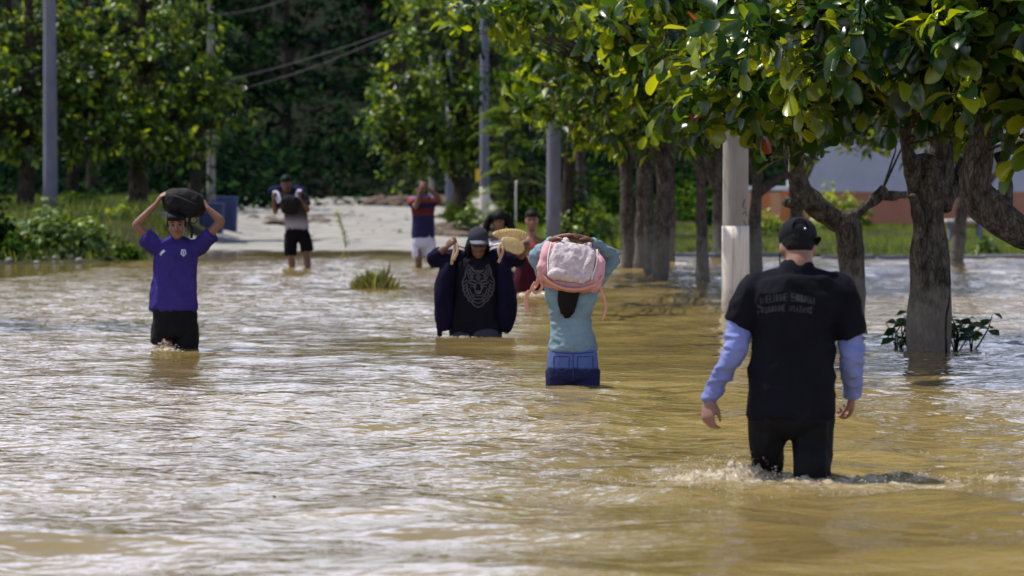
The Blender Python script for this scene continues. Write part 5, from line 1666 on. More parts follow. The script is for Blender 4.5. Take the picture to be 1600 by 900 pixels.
ORD = ['first', 'second', 'third', 'fourth', 'fifth', 'sixth', 'seventh', 'eighth', 'ninth', 'tenth', 'eleventh']
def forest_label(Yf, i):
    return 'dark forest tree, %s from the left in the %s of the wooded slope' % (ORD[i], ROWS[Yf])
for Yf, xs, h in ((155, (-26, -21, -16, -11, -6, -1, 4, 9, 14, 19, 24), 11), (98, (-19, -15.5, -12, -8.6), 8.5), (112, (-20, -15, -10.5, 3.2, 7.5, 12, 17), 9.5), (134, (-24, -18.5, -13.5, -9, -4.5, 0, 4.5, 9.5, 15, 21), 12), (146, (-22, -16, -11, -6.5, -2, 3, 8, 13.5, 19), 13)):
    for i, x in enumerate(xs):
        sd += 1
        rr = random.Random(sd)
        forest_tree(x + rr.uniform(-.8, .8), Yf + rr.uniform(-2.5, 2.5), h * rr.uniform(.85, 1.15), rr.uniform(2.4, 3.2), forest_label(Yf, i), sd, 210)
# thick undergrowth closing the forest edge
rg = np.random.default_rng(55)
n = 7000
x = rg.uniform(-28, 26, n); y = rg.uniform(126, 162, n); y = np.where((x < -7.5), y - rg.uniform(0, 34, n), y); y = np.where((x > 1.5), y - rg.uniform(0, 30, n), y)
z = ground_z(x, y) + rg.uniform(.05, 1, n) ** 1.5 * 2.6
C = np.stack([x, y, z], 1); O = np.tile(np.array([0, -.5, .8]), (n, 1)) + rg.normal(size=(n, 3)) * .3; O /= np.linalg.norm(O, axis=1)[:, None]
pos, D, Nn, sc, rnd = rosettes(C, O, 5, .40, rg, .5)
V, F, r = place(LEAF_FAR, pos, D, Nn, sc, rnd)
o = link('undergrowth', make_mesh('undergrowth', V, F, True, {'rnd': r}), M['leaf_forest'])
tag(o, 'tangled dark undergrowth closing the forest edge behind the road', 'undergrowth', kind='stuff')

# ------------------------------------------------------------------ poles and wires
M['concrete'] = noisy('concrete', (.095, .10, .13), (.14, .145, .18), 5, .9, .5, 60, stretch=(1, 1, .3), bdist=.003)
M['concrete_warm'] = noisy('concrete_warm', (.19, .18, .165), (.28, .265, .24), 4, .9, .5, 60, stretch=(1, 1, .3), bdist=.003)
M['paint_white'] = noisy('paint_white', (.46, .42, .37), (.62, .57, .51), 3.2, .8, .4, 40, detail=8, stretch=(1, 1, .6), bdist=.003)
M['wire'] = cloth('wire', (.10, .10, .10))
for mn in ('concrete_warm', 'paint_white'):
    t = M[mn].node_tree; b = t.nodes['Principled BSDF']; src = b.inputs['Base Color'].links[0].from_socket
    geo = N(t, 'ShaderNodeNewGeometry'); sep = N(t, 'ShaderNodeSeparateXYZ'); t.links.new(geo.outputs['Position'], sep.inputs[0])
    nn = N(t, 'ShaderNodeTexNoise', Scale=9, Detail=6); t.links.new(geo.outputs['Position'], nn.inputs['Vector'])
    ma = N(t, 'ShaderNodeMath', _operation='MULTIPLY_ADD'); ma.inputs[1].default_value = -.30; t.links.new(nn.outputs['Fac'], ma.inputs[0]); t.links.new(sep.outputs[2], ma.inputs[2])
    mr = N(t, 'ShaderNodeMapRange'); mr.inputs[1].default_value = .12; mr.inputs[2].default_value = -.12; mr.inputs[4].default_value = .85; t.links.new(ma.outputs[0], mr.inputs[0])
    mg = N(t, 'ShaderNodeMix', _data_type='RGBA'); mg.inputs[7].default_value = (.13, .095, .05, 1)     # dried silt tide line
    t.links.new(mr.outputs[0], mg.inputs[0]); t.links.new(src, mg.inputs[6])
    # rain streaks and grime
    mp2 = N(t, 'ShaderNodeMapping'); mp2.inputs['Scale'].default_value = (14, 14, .9); t.links.new(geo.outputs['Position'], mp2.inputs['Vector'])
    n3 = N(t, 'ShaderNodeTexNoise', Scale=1.6, Detail=7); t.links.new(mp2.outputs[0], n3.inputs['Vector'])
    m3 = N(t, 'ShaderNodeMapRange'); m3.inputs[1].default_value = .50; m3.inputs[2].default_value = .72; m3.inputs[4].default_value = .55; t.links.new(n3.outputs['Fac'], m3.inputs[0])
    mg2 = N(t, 'ShaderNodeMix', _data_type='RGBA'); mg2.inputs[7].default_value = (.12, .10, .08, 1)
    t.links.new(m3.outputs[0], mg2.inputs[0]); t.links.new(mg.outputs[2], mg2.inputs[6]); t.links.new(mg2.outputs[2], b.inputs['Base Color'])
def pole(px, py_base, Y, wpx, h, lab, mat, band=None, group='concrete utility poles'):
    x0 = at(px, py_base, Y).x; zb = at(px, py_base, Y).z
    zb2 = min(zb, gz(x0, Y)) - .05
    base = Vector((x0, Y, zb2)); r = wpx / (FPX / Y) / 2
    root = empty('utility_pole', base, lab, 'pole', group)
    b = Bag(); b.add(*tube([base, base + V3(0, 0, h * .5), base + V3(0, 0, h)], [r * 1.04, r * .88, r * .66], None, 28, 6, cap=.02))
    link('shaft', b.mesh('shaft'), mat, root)
    if band is not None:
        zt = at(px, band, Y).z
        b = Bag(); b.add(*tube([Vector((x0, Y, zb2)), Vector((x0, Y, zt))], [r * 1.04 + .006, r * (1.04 - .16 * (zt - zb2) / (h * .5)) + .006], None, 28, 8, cap=.02))
        link('painted_band', b.mesh('painted_band'), M['paint_white'], root)
    for k in range(3):
        zc = h * (.35 + .2 * k)
        b = Bag(); b.add(*tube([base + V3(0, 0, zc), base + V3(0, 0, zc + .03)], [r + .006, r + .006], None, 24, 1, cap=.05))
        if k == 1: link('steel_band', b.mesh('steel_band'), M['concrete'], root)
    return root, r
rp4, r4 = pole(1149, 490, CAMZ * FPX / (490 - 286), 41, 9.0, 'thick concrete pole in the water with off-white painted base, left of the man in black', M['concrete_warm'], 353)
# faded black stencil marks on its grey part
Y = CAMZ * FPX / (490 - 286)
b = Bag()
for pts in ([(1160, 318), (1163, 311), (1159, 322), (1165, 326)], [(1159, 335), (1164, 330), (1166, 338)], [(1160, 345), (1163, 349), (1166, 352)]):
    pl = []
    for a_, c_ in pts:
        q = at(a_, c_, Y); dx = q.x - rp4.location.x
        rr_ = r4 * .985
        pl.append(V3(q.x, rp4.location.y - math.sqrt(max(1e-4, rr_ ** 2 - dx * dx)) - .001, q.z))
    b.add(*tube(pl, [(.006, .002)] * len(pl), None, 6, 2))
mk = link('stencil_mark', b.mesh('stencil_mark'), M['cap_grey'], rp4); tag(mk, kind='stuff')
pole(79, 340, 68, 22, 9.5, 'bare blue-grey concrete pole at the far left', M['concrete'])
p2, _ = pole(757, 352, 80, 15, 9.5, 'slim pole with white-painted base behind the wolf shirt wearer', M['concrete'], 293)
pole(865, 372, 62, 22, 9.5, 'grey pole directly behind the pink backpack', M['concrete'])
pole(330, 318, 104, 13, 6.9, 'distant wooden-looking pole with a crossarm above the boy in purple', M['concrete_warm'])
pole(702, 322, 102, 12, 5.0, 'short distant post beneath the central crown', M['concrete'])
pole(674, 318, 110, 8, 5.0, 'thinnest distant post behind the jersey wearer', M['concrete_warm'])
q = at(330, 22, 104)
o_ = bpy.data.objects.new('crossarm', box(q, (1.0, .06, .06)) and make_mesh('crossarm', *box(q + V3(.2, -.15, 0), (1.1, .05, .06)), False)); COL.objects.link(o_)
par = [ob for ob in COL.objects if ob.name.startswith('utility_pole') and abs(ob.location.y - 104) < 1][0]
o_.data.materials.append(M['bark_dark']); o_.data.transform(Matrix.Translation(-par.location)); o_.parent = par
# yellow box hung on the slim pole
M['yellow'] = noisy('yellow', (.65, .36, .02), (.75, .45, .03), 8, .5, .1)
q = at(746.5, 275, 79.8); ro = empty('signal_box', q, 'small yellow box strapped to the slim white-based pole', 'box')
me = make_mesh('housing', *box(q, (.05, .05, .13)), False); link('housing', bevel_mesh(me, .014), M['yellow'], ro)
me = make_mesh('lid', *box(q + V3(0, 0, .14), (.058, .058, .018)), False); link('lid', bevel_mesh(me, .006), M['yellow'], ro)
b = Bag(); b.add(*tube([q + V3(.03, .0, .02), q + V3(.14, .02, .02)], [.012, .012], None, 8, 1)); link('bracket', b.mesh('bracket'), M['wire'], ro)
# thin stake
q0 = at(806, 345, 70); b = Bag(); b.add(*tube([q0, at(806, 300, 70), at(807, 283, 70)], [.018, .018, .022], None, 8, 2))
o = link('stake', b.mesh('stake'), M['paint_white']); tag(o, 'thin pale stake standing in the greenery right of the slim pole', 'stake')
# wires
def wire(pts, rad, lab):
    b = Bag(); b.add(*tube(pts, [rad] * len(pts), None, 5, 8))
    o = link('overhead_wire', b.mesh('overhead_wire'), M['wire']); tag(o, lab, 'wire', 'overhead wires')
wire([W3(330, 24, 104), W3(380, 18, 100), W3(430, 5, 96), W3(520, -30, 90)], .014, 'topmost overhead wire, starting at the far crossarm')
wire([W3(200, 158, 104), W3(355, 125, 98), W3(470, 95, 92), W3(600, 52, 86), W3(720, 0, 81), W3(757, -18, 80)], .013, 'upper wire of the pair crossing the dark forest')
wire([W3(200, 190, 104), W3(385, 137, 98), W3(480, 108, 92), W3(590, 64, 86), W3(720, 8, 81), W3(757, -10, 80)], .013, 'lower wire of the pair crossing the dark forest')

# ------------------------------------------------------------------ building at the right
M['plaster_grey'] = noisy('plaster_grey', (.33, .345, .40), (.40, .415, .47), 1.2, .9, .2, 20, detail=8)
M['terracotta'] = noisy('terracotta', (.30, .125, .075), (.37, .165, .10), 1.2, .9, .2, 20, detail=8)
M['peach_wall'] = noisy('peach_wall', (.52, .26, .14), (.60, .32, .18), 1.2, .9, .2, 20)
M['orange_wall'] = noisy('orange_wall', (.50, .15, .05), (.56, .19, .07), 1.2, .9, .2, 20)
M['roof_sheet'] = noisy('roof_sheet', (.48, .48, .50), (.60, .60, .62), 2, .6, .2, 20)
Yb = 84.0
xL, xR = at(1262, 300, Yb).x, at(2150, 300, Yb).x
zg = .10
zmid, ztop = at(1400, 300, Yb).z, 3.6
bo = empty('building', (xL, Yb, zg), 'long low building with grey upper wall and terracotta lower wall at the right', 'building')
def bx(name, a, b_, mat, parent):
    c = (Vector(a) + Vector(b_)) / 2; h = (Vector(b_) - Vector(a)) / 2
    me = make_mesh(name, *box(c, tuple(h)), False)
    return link(name, bevel_mesh(me, .008, 1), mat, parent)
bx('lower_wall', (xL, Yb - .03, zg), (xR, Yb + 6, zmid), M['terracotta'], bo)
bx('upper_wall', (xL, Yb, zmid), (xR, Yb + 6, ztop), M['plaster_grey'], bo)
bx('roof', (xL - .5, Yb - 1.1, ztop), (xR + .5, Yb + 6.5, ztop + .14), M['roof_sheet'], bo)
bx('fascia', (xL - .5, Yb - 1.16, ztop - .12), (xR + .5, Yb - 1.10, ztop + .16), M['roof_sheet'], bo)
for k in range(5):
    x = at(1500, 300, Yb).x + (k - 0) * 3.2
    fr = bx('window', (x, Yb - .04, zmid + .45), (x + 1.3, Yb + .02, zmid + 1.25), M['roof_sheet'], bo)
    g_ = bx('pane', (x + .06, Yb - .05, zmid + .51), (x + 1.24, Yb - .035, zmid + 1.19), M['glasses'], fr)
# lit wing wall with pilasters, left of the building
Yw = 80.5
wo = empty('garden_wall', (at(1190, 350, Yw).x, Yw, .15), 'sunlit peach and orange panelled wall left of the grey building', 'wall')
def pxw(a, z0, z1, a2, mat, nm, dy=0):
    bx(nm, (at(a, 300, Yw).x, Yw - dy, z0), (at(a2, 300, Yw).x, Yw + .22, z1), mat, wo)
zt = at(1230, 300, Yw).z
pxw(1150, .1, zt, 1262, M['peach_wall'], 'wall_panel')
for a in (1192, 1222):
    pxw(a, .1, zt + .03, a + 10, M['orange_wall'], 'pilaster', .06)
bx('coping', (at(1149, 300, Yw).x, Yw - .08, zt + .03), (at(1263, 300, Yw).x, Yw + .26, zt + .13), M['roof_sheet'], wo)
bx('upper_band', (at(1230, 300, Yw + .3).x, Yw + .24, zt - .1), (at(1262, 300, Yw).x, Yw + .5, zt + .30), M['roof_sheet'], wo)
# white bench slab seen under the leaning limb
q = at(1508, 345, 72)
be = empty('bench', (q.x, 72, gz(q.x, 72)), 'low white slab bench on the lawn behind the leaning limb', 'bench')
me = make_mesh('seat', *box(q, (.42, .20, .035)), False); link('seat', bevel_mesh(me, .01, 1), M['paint_white'], be)
for sx in (-.30, .30):
    zb = gz(q.x, 72); me = make_mesh('leg', *box((q.x + sx, 72, (zb + q.z - .04) / 2), (.05, .16, (q.z - .04 - zb) / 2 + .01)), False); link('leg', me, M['concrete'], be)
# kerb along the right lawn edge
kp = []
for x in np.arange(1.6, 14, .95):
    kp.append(x)
ko = empty('kerb', (kp[0], float(shore(kp[0])) - .6, -.1), 'pale concrete kerb at the water edge of the right lawn', 'kerb')
for i, x in enumerate(kp):
    yk = float(shore(x)) - .55
    me = make_mesh('kerb_stone', *box((x + .46, yk, .0), (.46, .16, .055)), False)
    link('kerb_stone', bevel_mesh(me, .012, 1), M['concrete'], ko)

# ------------------------------------------------------------------ bins on the road
M['bin_blue'] = noisy('bin_blue', (.018, .030, .095), (.026, .042, .125), 5, .55, .15, 30)
M['bin_grey'] = noisy('bin_grey', (.10, .13, .20), (.14, .17, .25), 5, .6, .15, 30)
def crate(px, pyb, wpx, hpx, Y, lab, mat, depth=.45):
    q = at(px, pyb, Y); w = wpx / (FPX / Y) / 2; h = hpx / (FPX / Y)
    zb = min(q.z, gz(q.x, Y))
    ro = empty('bin', (q.x, Y, zb), lab, 'bin', 'blue plastic bins by the roadside')
    h = q.z + h - zb
    b = Bag(); b.add(*tube([V3(q.x, Y, zb), V3(q.x, Y, zb + h * .5), V3(q.x, Y, zb + h * .9)], [(w * .88, depth * .88 / 2), (w * .93, depth * .93 / 2), (w * .97, depth * .97 / 2)], X_, 24, 3, 6, cap=.02)); link('tub', b.mesh('tub', False), mat, ro)
    b = Bag(); b.add(*tube([V3(q.x, Y, zb + h * .88), V3(q.x, Y, zb + h)], [(w, depth / 2), (w, depth / 2)], X_, 24, 1, 6, cap=.02)); link('rim', b.mesh('rim', False), mat, ro)
    for k in range(3):
        xx = q.x + (k - 1) * w * .55
        me = make_mesh('rib', *box((xx, Y - depth * .47, zb + h * .42), (.016, .02, h * .36)), False); link('rib', me, mat, ro)
crate(354, 353, 36, 46, 78, 'taller dark blue bin at the back, right of the boy in purple', M['bin_blue'])
crate(330, 359, 42, 42, 76, 'lower dark blue bin in front, beside the elbow of the boy in purple', M['bin_blue'])
crate(251, 368, 24, 36, 70, 'pale grey-blue bin behind the shoulder of the boy in purple', M['bin_grey'])

# ------------------------------------------------------------------ banks: grass, shrubs, debris
def grass_patch(name, lab, xr, yr, n, hgt, lm, seed, cond=None, cat='grass'):
    rg = np.random.default_rng(seed)
    x = rg.uniform(xr[0], xr[1], n); y = rg.uniform(yr[0], yr[1], n)
    k = (y > shore(x) + rg.uniform(-.1, .7, n))
    if cond is not None: k &= cond(x, y)
    x, y = x[k], y[k]; n = len(x)
    P = np.stack([x, y, ground_z(x, y) - .01], 1)
    a = rg.uniform(0, 6.28, n)
    D = np.stack([np.cos(a) * .45, np.sin(a) * .45, np.ones(n)], 1)
    Nn = np.stack([np.cos(a + 1), np.sin(a + 1), np.full(n, .2)], 1)
    cl = np.clip(.6 + .5 * snoise(P, .35, seed, 3), .25, 1.3)
    sc = hgt * rg.uniform(.5, 1.3, n) * cl
    rn = np.clip(.5 + .28 * snoise(P, .5, seed + 3, 2) + rg.normal(size=n) * .18, 0, 1)
    t = (np.array([(-.05, 0, 0), (.05, 0, 0), (.022, .62, .03), (-.03, .58, .03), (0, 1, .09), (.001, .99, .09)]), np.array([(0, 1, 2, 3), (3, 2, 5, 4)]))
    V, F, r = place(t, P, D, Nn, sc, rn)
    o = link(name, make_mesh(name, V, F, True, {'rnd': r}), lm); tag(o, lab, cat, kind='stuff')
grass_patch('grass', 'short sunny lawn grass on the right bank below the building', (.2, 13), (60, 83.5), 34000, .17, M['grass'], 301)
grass_patch('grass', 'rough grass and weeds on the left bank behind the boy', (-13.5, -6.3), (55.5, 100), 30000, .30, M['grass_dull'], 302, lambda x, y: x < road_edge(y) - .15)
grass_patch('grass', 'tall bright weeds on the bank in the centre around the slim pole', (-1.0, 2.6), (64, 100), 16000, .36, M['grass'], 303, lambda x, y: (x > -.25 - .0 * y))
# shrubs
for i, (px, py, Y, sx, sz, n, ll, lab, lm) in enumerate([
    (70, 405, 57.2, .72, .86, 230, .16, 'drooping leafy bush on the left bank, in front of the left pole', 'leaf_shrub'),
    (128, 408, 57.6, .62, .62, 170, .14, 'lighter half of the bushes left of the boy', 'leaf_shrub'),
    (150, 400, 60, .40, .40, 60, .13, 'low bush thinning out towards the boy in purple', 'leaf_shrub'),
    (25, 412, 56.2, .30, .42, 70, .12, 'darkest low shrub at the waterline left of the drooping bush', 'leaf_far'),
    (200, 398, 58.5, .35, .30, 60, .12, 'low scrub at the waterline just left of the boy in purple', 'leaf_far'),
    (130, 335, 70, .45, .40, 80, .14, 'brownish-green scrub behind the bushes on the left bank', 'leaf_far'),
    (-8, 405, 56.6, .34, .95, 130, .14, 'dark shaded bush cut by the left edge of the picture', 'leaf_forest'),
    (186, 352, 66, .30, .22, 45, .12, 'yellow-flowering low bush left of the boy in purple', 'leaf_lime'),
    (210, 340, 76, .55, .30, 60, .14, 'small green bush behind the yellow one on the left bank', 'leaf_shrub'),
    (1204, 362, 74, .45, .42, 90, .12, 'yellow-green bush in front of the orange wall', 'leaf_lime'),
    (1302, 355, 80, .62, .95, 150, .17, 'rounded lime-topped shrub against the grey building', 'leaf_lime'),
    (1325, 352, 82, .55, .50, 90, .16, 'dark lower shrub beside the lime-topped one', 'leaf_far'),
    (905, 375, 66, .62, .75, 150, .14, 'tall feathery bush right of the grey pole', 'leaf_shrub'),
    (945, 380, 66, .50, .50, 100, .13, 'rounder bush just left of the tree row', 'leaf_shrub'),
    (885, 350, 74, .80, .95, 150, .17, 'mid green shrub behind the tall feathery one', 'leaf_far'),
    (960, 330, 84, 1.0, .9, 160, .18, 'wide dark shrub beyond the left end of the tree row', 'leaf_far'),
    (815, 345, 72, .60, .70, 110, .14, 'weedy bush between the two women and the slim pole', 'leaf_far'),
    (715, 342, 82, .40, .42, 70, .14, 'bright weeds at the foot of the short distant post', 'leaf_lime'),
    (735, 352, 78, .30, .45, 60, .13, 'upright weeds left of the slim pole base', 'leaf_shrub'),
    (1112, 345, 82, .8, .9, 120, .18, 'dark shrub seen between the row of trees and the painted pole', 'leaf_far'),
    (1060, 345, 90, 1.2, 1.1, 150, .20, 'dark shrub band behind the middle of the tree row', 'leaf_far'),
    (1540, 400, 62, .35, .25, 40, .13, 'low grassy bush under the leaning limb', 'leaf_shrub'),
    (1330, 415, 61, .2, .16, 24, .1, 'tiny weed tuft on the kerb left of the thick trunk', 'leaf_weed'),
    ]):
    q = at(px, py, Y)
    shrub('bush', (q.x, Y, max(q.z - .02, gz(q.x, Y) - .02) if gz(q.x, Y) > 0 else -.03), (sx, sx, sz), n, ll, lab, M[lm], 'bushes along the banks', seed=i, sag=.55)

# leafy sprouts in the water at the foot of the thick trunk
def sprout(px, Y, hts, lab, seed, name='sprout', spread=.2, leaf=.12, n=None):
    rg = random.Random(seed)
    x0 = at(px, 500, Y).x; base = V3(x0, Y, -.06)
    ro = empty(name, base, lab, 'plant', 'leafy sprouts around the thick trunk')
    for h in hts:
        a = rg.uniform(0, 6.28); e = base + V3(math.cos(a) * spread * rg.uniform(.4, 1), math.sin(a) * spread * .6, h)
        m_ = base.lerp(e, .5) + V3(rg.uniform(-.05, .05), 0, .03)
        b = Bag(); b.add(*tube([base, m_, e], [.007, .006, .003], None, 5, 4)); link('stem', b.mesh('stem'), M['bark_dark'], ro)
        k = max(3, int(h * 12))
        for j in range(k):
            t_ = .35 + .65 * (j + 1) / k
            p = base.lerp(m_, t_ * 2) if t_ < .5 else m_.lerp(e, (t_ - .5) * 2)
            aa = rg.uniform(0, 6.28)
            d = np.array([[math.cos(aa), math.sin(aa), rg.uniform(-.3, .4)]])
            V, F, r = place(leaf_template(4, width=.36, droop=.4), np.array([tuple(p)]), d, np.array([[rg.uniform(-.3, .3), -.5, .8]]), np.array([leaf * rg.uniform(.6, 1.25)]), np.array([rg.random()]))
            link('leaf', make_mesh('leaf', V, F, True, {'rnd': r}), M['leaf_weed'], ro)
sprout(1402, 27.3, [.20, .28, .34, .25, .30, .18], 'leafy sprouts left of the thick trunk', 1)
sprout(1425, 26.9, [.2, .3, .24, .15], 'small dark sprouts touching the left side of the thick trunk', 2, spread=.12)
sprout(1494, 26.9, [.22, .32, .26, .30, .35, .2], 'leafy sprouts right of the thick trunk', 3)
sprout(1518, 27.0, [.30, .22, .34], 'outermost sprouts right of the thick trunk, with one raised leaf', 4, spread=.25)
q = at(1479, 545, 26.4)
b = Bag(); b.add(*tube([V3(q.x, 26.4, -.1), at(1478, 500, 26.4), at(1483, 470, 26.4), at(1484, 428, 26.4)], [.010, .009, .007, .003], None, 6, 5))
o = link('twig', b.mesh('twig'), M['bark_dark']); tag(o, 'bare upright twig standing beside the thick trunk', 'twig')
# stick in the open water
q = at(428, 785, 14.0)
b = Bag(); b.add(*tube([V3(q.x, 14.0, -.05), at(428, 782, 14.0), at(430, 777, 14.0), at(427, 775, 14.0)], [.007, .006, .004, .003], None, 6, 3))
o = link('twig', b.mesh('twig'), M['bark_dark']); tag(o, 'tiny dark twig tip poking out of the open water in the foreground', 'twig')

# grass clump standing in the water, centre left
def clump(px, py, rx, n, hgt, lab, Y=None, seed=5, lm='grass_dull'):
    Y = Y or CAMZ * FPX / (py - 286)
    rg = np.random.default_rng(seed)
    x0 = at(px, py, Y).x
    x = x0 + rg.normal(0, rx * .45, n); y = Y + rg.normal(0, rx * .5, n)
    P = np.stack([x, y, np.full(n, -.03)], 1)
    a = rg.uniform(0, 6.28, n)
    D = np.stack([np.cos(a) * .5 + (x - x0) / rx * .35, np.sin(a) * .4, rg.uniform(.6, 1.4, n)], 1)
    Nn = np.stack([np.cos(a + 1), np.sin(a + 1), np.full(n, .3)], 1)
    sc = hgt * rg.uniform(.3, 1.0, n) * np.exp(-((x - x0) / rx) ** 2 * .9); sc[:14] *= 1.6
    V, F, r = place(leaf_template(3, width=.035, droop=.25), P, D, Nn, sc, rg.uniform(.1, .9, n))
    o = link('grass_clump', make_mesh('grass_clump', V, F, True, {'rnd': r}), M[lm]); tag(o, lab, 'grass', kind='stuff')
M['grass_pale'] = leaf_mat('grass_pale', (.07, .09, .03), (.15, .17, .06), (.30, .31, .13), None, .4, .6)
clump(585, 452, .32, 700, .30, 'clump of wet grass standing in the open flood water', seed=6, lm='grass_pale')
# tall thin weed on the road edge
q = at(541, 388, 68)
ro = empty('weed', (q.x, 68, -.02), 'single tall thin weed growing at the flooded road edge', 'plant')
pts = [V3(q.x, 68, -.03), at(537, 365, 68), at(531, 345, 68), at(527, 330, 68)]
b = Bag(); b.add(*tube(pts, [.014, .012, .010, .005], None, 6, 5)); link('stem', b.mesh('stem'), M['leaf_shrub'], ro)
rg = np.random.default_rng(9); C = crom([tuple(p) for p in pts], 16)[4:]
C = np.repeat(C, 3, 0); n = len(C); a = rg.uniform(0, 6.28, n)
V, F, r = place(LEAF_NARROW, C, np.stack([np.cos(a), np.sin(a), rg.uniform(.2, .9, n)], 1), np.tile([0, 0, 1.0], (n, 1)), rg.uniform(.05, .13, n), rg.uniform(.3, 1, n))
f = link('foliage', make_mesh('foliage', V, F, True, {'rnd': r}), M['leaf_lime'], ro); tag(f, kind='stuff')

# flood debris on the road: clods, driftwood and litter
M['mud'] = noisy('mud', (.06, .045, .032), (.15, .115, .085), 6, .95, .8, 30, bdist=.02)
M['litter'] = noisy('litter', (.05, .035, .028), (.13, .09, .07), 9, .95, .8, 30, bdist=.02)
def clods(name, lab, pts, mat, seed):
    rg = np.random.default_rng(seed); b = Bag()
    for (x, y, r, fl) in pts:
        V, F = ellipsoid((x, y, gz(x, y) + .012 + r * fl * .35), (r, r * .8, r * fl), np.array(Matrix.Rotation(rg.uniform(0, 6), 3, 'Z')), 9, 6)
        V = V + (snoise(V, 5, int(rg.integers(99)), 2) * r * .3)[:, None] * np.array([.6, .6, .5])
        b.add(V, F)
    o = link(name, b.mesh(name), mat); tag(o, lab, 'debris', kind='stuff')
rg = np.random.default_rng(14)
clods('mud_clods', 'scattered mud clods and small stones over the silted road', [(rg.uniform(-8.3, -.8), rg.uniform(72, 124), rg.uniform(.02, .10) , rg.uniform(.25, .6)) for _ in range(260)], M['mud'], 15)
clods('mud_clods', 'ridge of dark mud along the right side of the silted road', [(-1.25 + rg.normal(0, .35), rg.uniform(76, 92), rg.uniform(.08, .28), rg.uniform(.3, .5)) for _ in range(70)], M['mud'], 16)
clods('mud_clods', 'dark streaks of mud across the left part of the silted road', [(-5.6 + rg.normal(0, .5), 90 + rg.normal(0, 1.0), rg.uniform(.06, .25), rg.uniform(.2, .4)) for _ in range(60)], M['mud'], 17)
clods('leaf_litter', 'reddish heap of leaf litter at the far end of the road', [(rg.uniform(-5.2, -2.0), rg.uniform(122, 128), rg.uniform(.15, .45), rg.uniform(.4, .8)) for _ in range(130)], M['litter'], 18)
clods('pale_stones', 'pale stones and litter at the foot of the left bank bush', [(rg.uniform(-8.6, -7.0), rg.uniform(55.3, 56.6), rg.uniform(.02, .075), rg.uniform(.4, .8)) for _ in range(14)], M['road'], 19)
for i, (x, y, L, a, lab) in enumerate([(-1.0, 79, 1.3, .2, 'dark driftwood branch on the right edge of the road'), (-5.9, 86, 1.1, -.1, 'dark driftwood stick on the left part of the road'), (-1.7, 96, 1.0, .5, 'thin far driftwood stick near the litter heap')]):
    z = gz(x, y) + .07
    b = Bag(); b.add(*tube([V3(x - L / 2, y, z), V3(x - L * .1, y + .1, z + .06), V3(x + L * .2, y, z + .02), V3(x + L / 2, y + a, z + .09)], [.03, .045, .04, .02], None, 8, 4))
    b.add(*tube([V3(x, y, z + .03), V3(x + .2, y - .1, z + .18)], [.02, .008], None, 6, 2))
    o = link('driftwood', b.mesh('driftwood'), M['bark_dark']); tag(o, lab, 'driftwood')

# ------------------------------------------------------------------ splashes
m, t, b_ = mat_new('splash_water')
b_.inputs['Base Color'].default_value = (.66, .58, .46, 1); b_.inputs['Roughness'].default_value = .05; b_.inputs['IOR'].default_value = 1.33
b_.inputs['Specular IOR Level'].default_value = .8; b_.inputs['Transmission Weight'].default_value = .35
M['splash'] = m
def splash(lab, cx, cy, spreads, n, rmin, rmax, hmax, seed):
    rg = np.random.default_rng(seed)
    V0, F0 = ellipsoid((0, 0, 0), (1, 1, 1), None, 5, 3)
    F4 = [f for f in F0 if len(f) == 4]
    F4 = np.array(F4)
    x = cx + rg.normal(0, spreads[0], n); y = cy + rg.normal(0, spreads[1], n)
    d = np.sqrt(((x - cx) / spreads[0]) ** 2 + ((y - cy) / spreads[1]) ** 2)
    h = rg.uniform(0, 1, n) ** 2.2 * hmax * np.exp(-d * .6)
    base = water_z(x, y)
    r = rg.uniform(rmin, rmax, n) * rg.uniform(.5, 1, n)
    P = np.stack([x, y, base + h + r * .2], 1)
    st = np.stack([r * rg.uniform(1, 2.2, n), r * rg.uniform(1, 1.6, n), r * rg.uniform(.5, 1.1, n)], 1)
    V = P[:, None] + V0[None] * st[:, None]
    F = (F4[None] + (np.arange(n) * len(V0))[:, None, None]).reshape(-1, 4)
    o = link('splash', make_mesh('splash', V.reshape(-1, 3), F), M['splash']); tag(o, lab, 'splash', kind='stuff')
splash('frothing splash at the left leg of the man in black', at(1140, 735, 15.2).x, 15.15, (.16, .10), 700, .0015, .005, .17, 401)
splash('broad ring of foam drops around the legs of the man in black', 1.30, 14.85, (.75, .26), 500, .0015, .005, .03, 402)
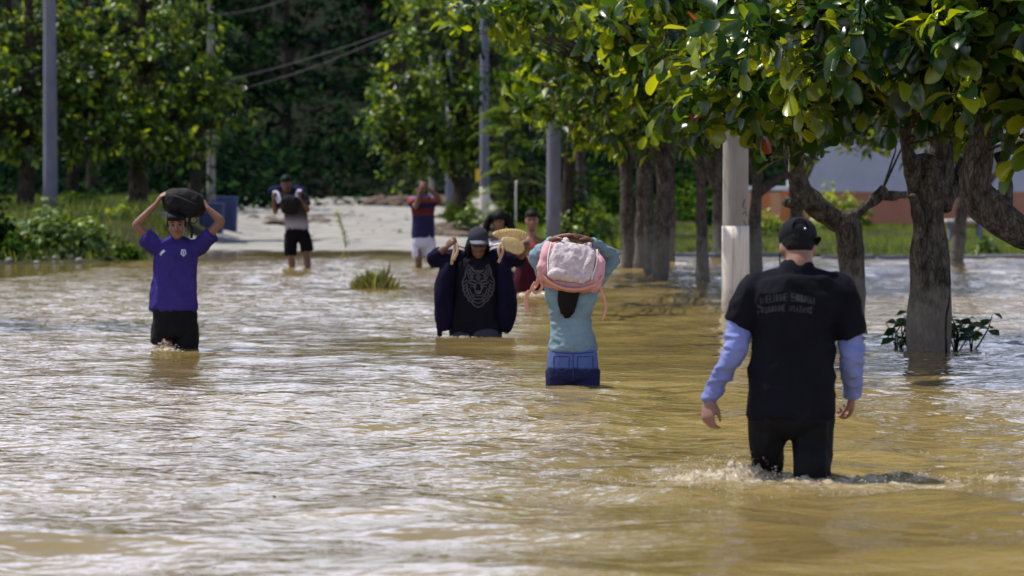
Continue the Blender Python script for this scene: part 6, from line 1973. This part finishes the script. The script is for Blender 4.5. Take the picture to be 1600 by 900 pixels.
splash('drops thrown up right of the man in black', 2.0, 14.95, (.30, .14), 200, .0015, .005, .05, 403)
splash('small splash at the knee of the boy in purple', at(256, 545, 26.8).x, 26.8, (.07, .06), 160, .003, .009, .12, 404)
splash('white foam at the feet of the woman in red', at(842, 461, 39.8).x, 39.6, (.17, .2), 200, .005, .012, .07, 405)
splash('low foam at the waist of the wolf shirt wearer', at(715, 527, 29).x, 28.9, (.18, .10), 200, .003, .009, .02, 406)

# froth: raised lumpy water thrown up by the wading legs
M['froth'] = noisy('froth', (.19, .14, .065), (.46, .39, .28), 24, .12, 1.0, 60, detail=6, spec=.6, bdist=.02)
def froth(lab, x0, x1, y0, y1, lumps, step, seed):
    xs = np.arange(x0, x1, step); ys = np.arange(y0, y1, step)
    def zf(x, y):
        P = np.stack([x, y, x * 0], 1)
        e = np.zeros_like(x)
        for (cx, cy, rx, ry, h) in lumps:
            e = np.maximum(e, h * np.exp(-((x - cx) / rx) ** 2 - ((y - cy) / ry) ** 2))
        a = .62 + .55 * snoise(P, 4.5, seed, 3) + .35 * snoise(P, 16, seed + 1, 2)
        return water_z(x, y) - .014 + e * np.clip(a, .0, 2)
    V, F = grid(xs, ys, zf)
    o = link('froth', make_mesh('froth', V, F), M['froth']); tag(o, lab, 'foam', kind='stuff')
cx = at(1142, 740, 15.15).x
froth('heaped froth against the left leg of the man in black', cx - .62, cx + 1.9, 14.62, 15.5, [(cx, 15.12, .18, .11, .088), (cx - .20, 15.06, .16, .08, .045), (cx + .22, 15.0, .24, .08, .05), (cx + .55, 14.96, .24, .07, .034), (cx + 1.05, 15.0, .36, .08, .032), (cx + .7, 14.82, .6, .08, .022)], .012, 71)
bx0 = at(256, 545, 26.8).x
froth('froth around the knee of the boy in purple', bx0 - .4, bx0 + .4, 26.5, 27.1, [(bx0, 26.8, .09, .08, .07), (bx0 + .05, 26.7, .22, .06, .03)], .015, 72)
rx0 = at(842, 461, 39.6).x
froth('bright froth beside the woman in red', rx0 - .5, rx0 + .5, 39.2, 40.0, [(rx0, 39.6, .22, .15, .09)], .02, 73)
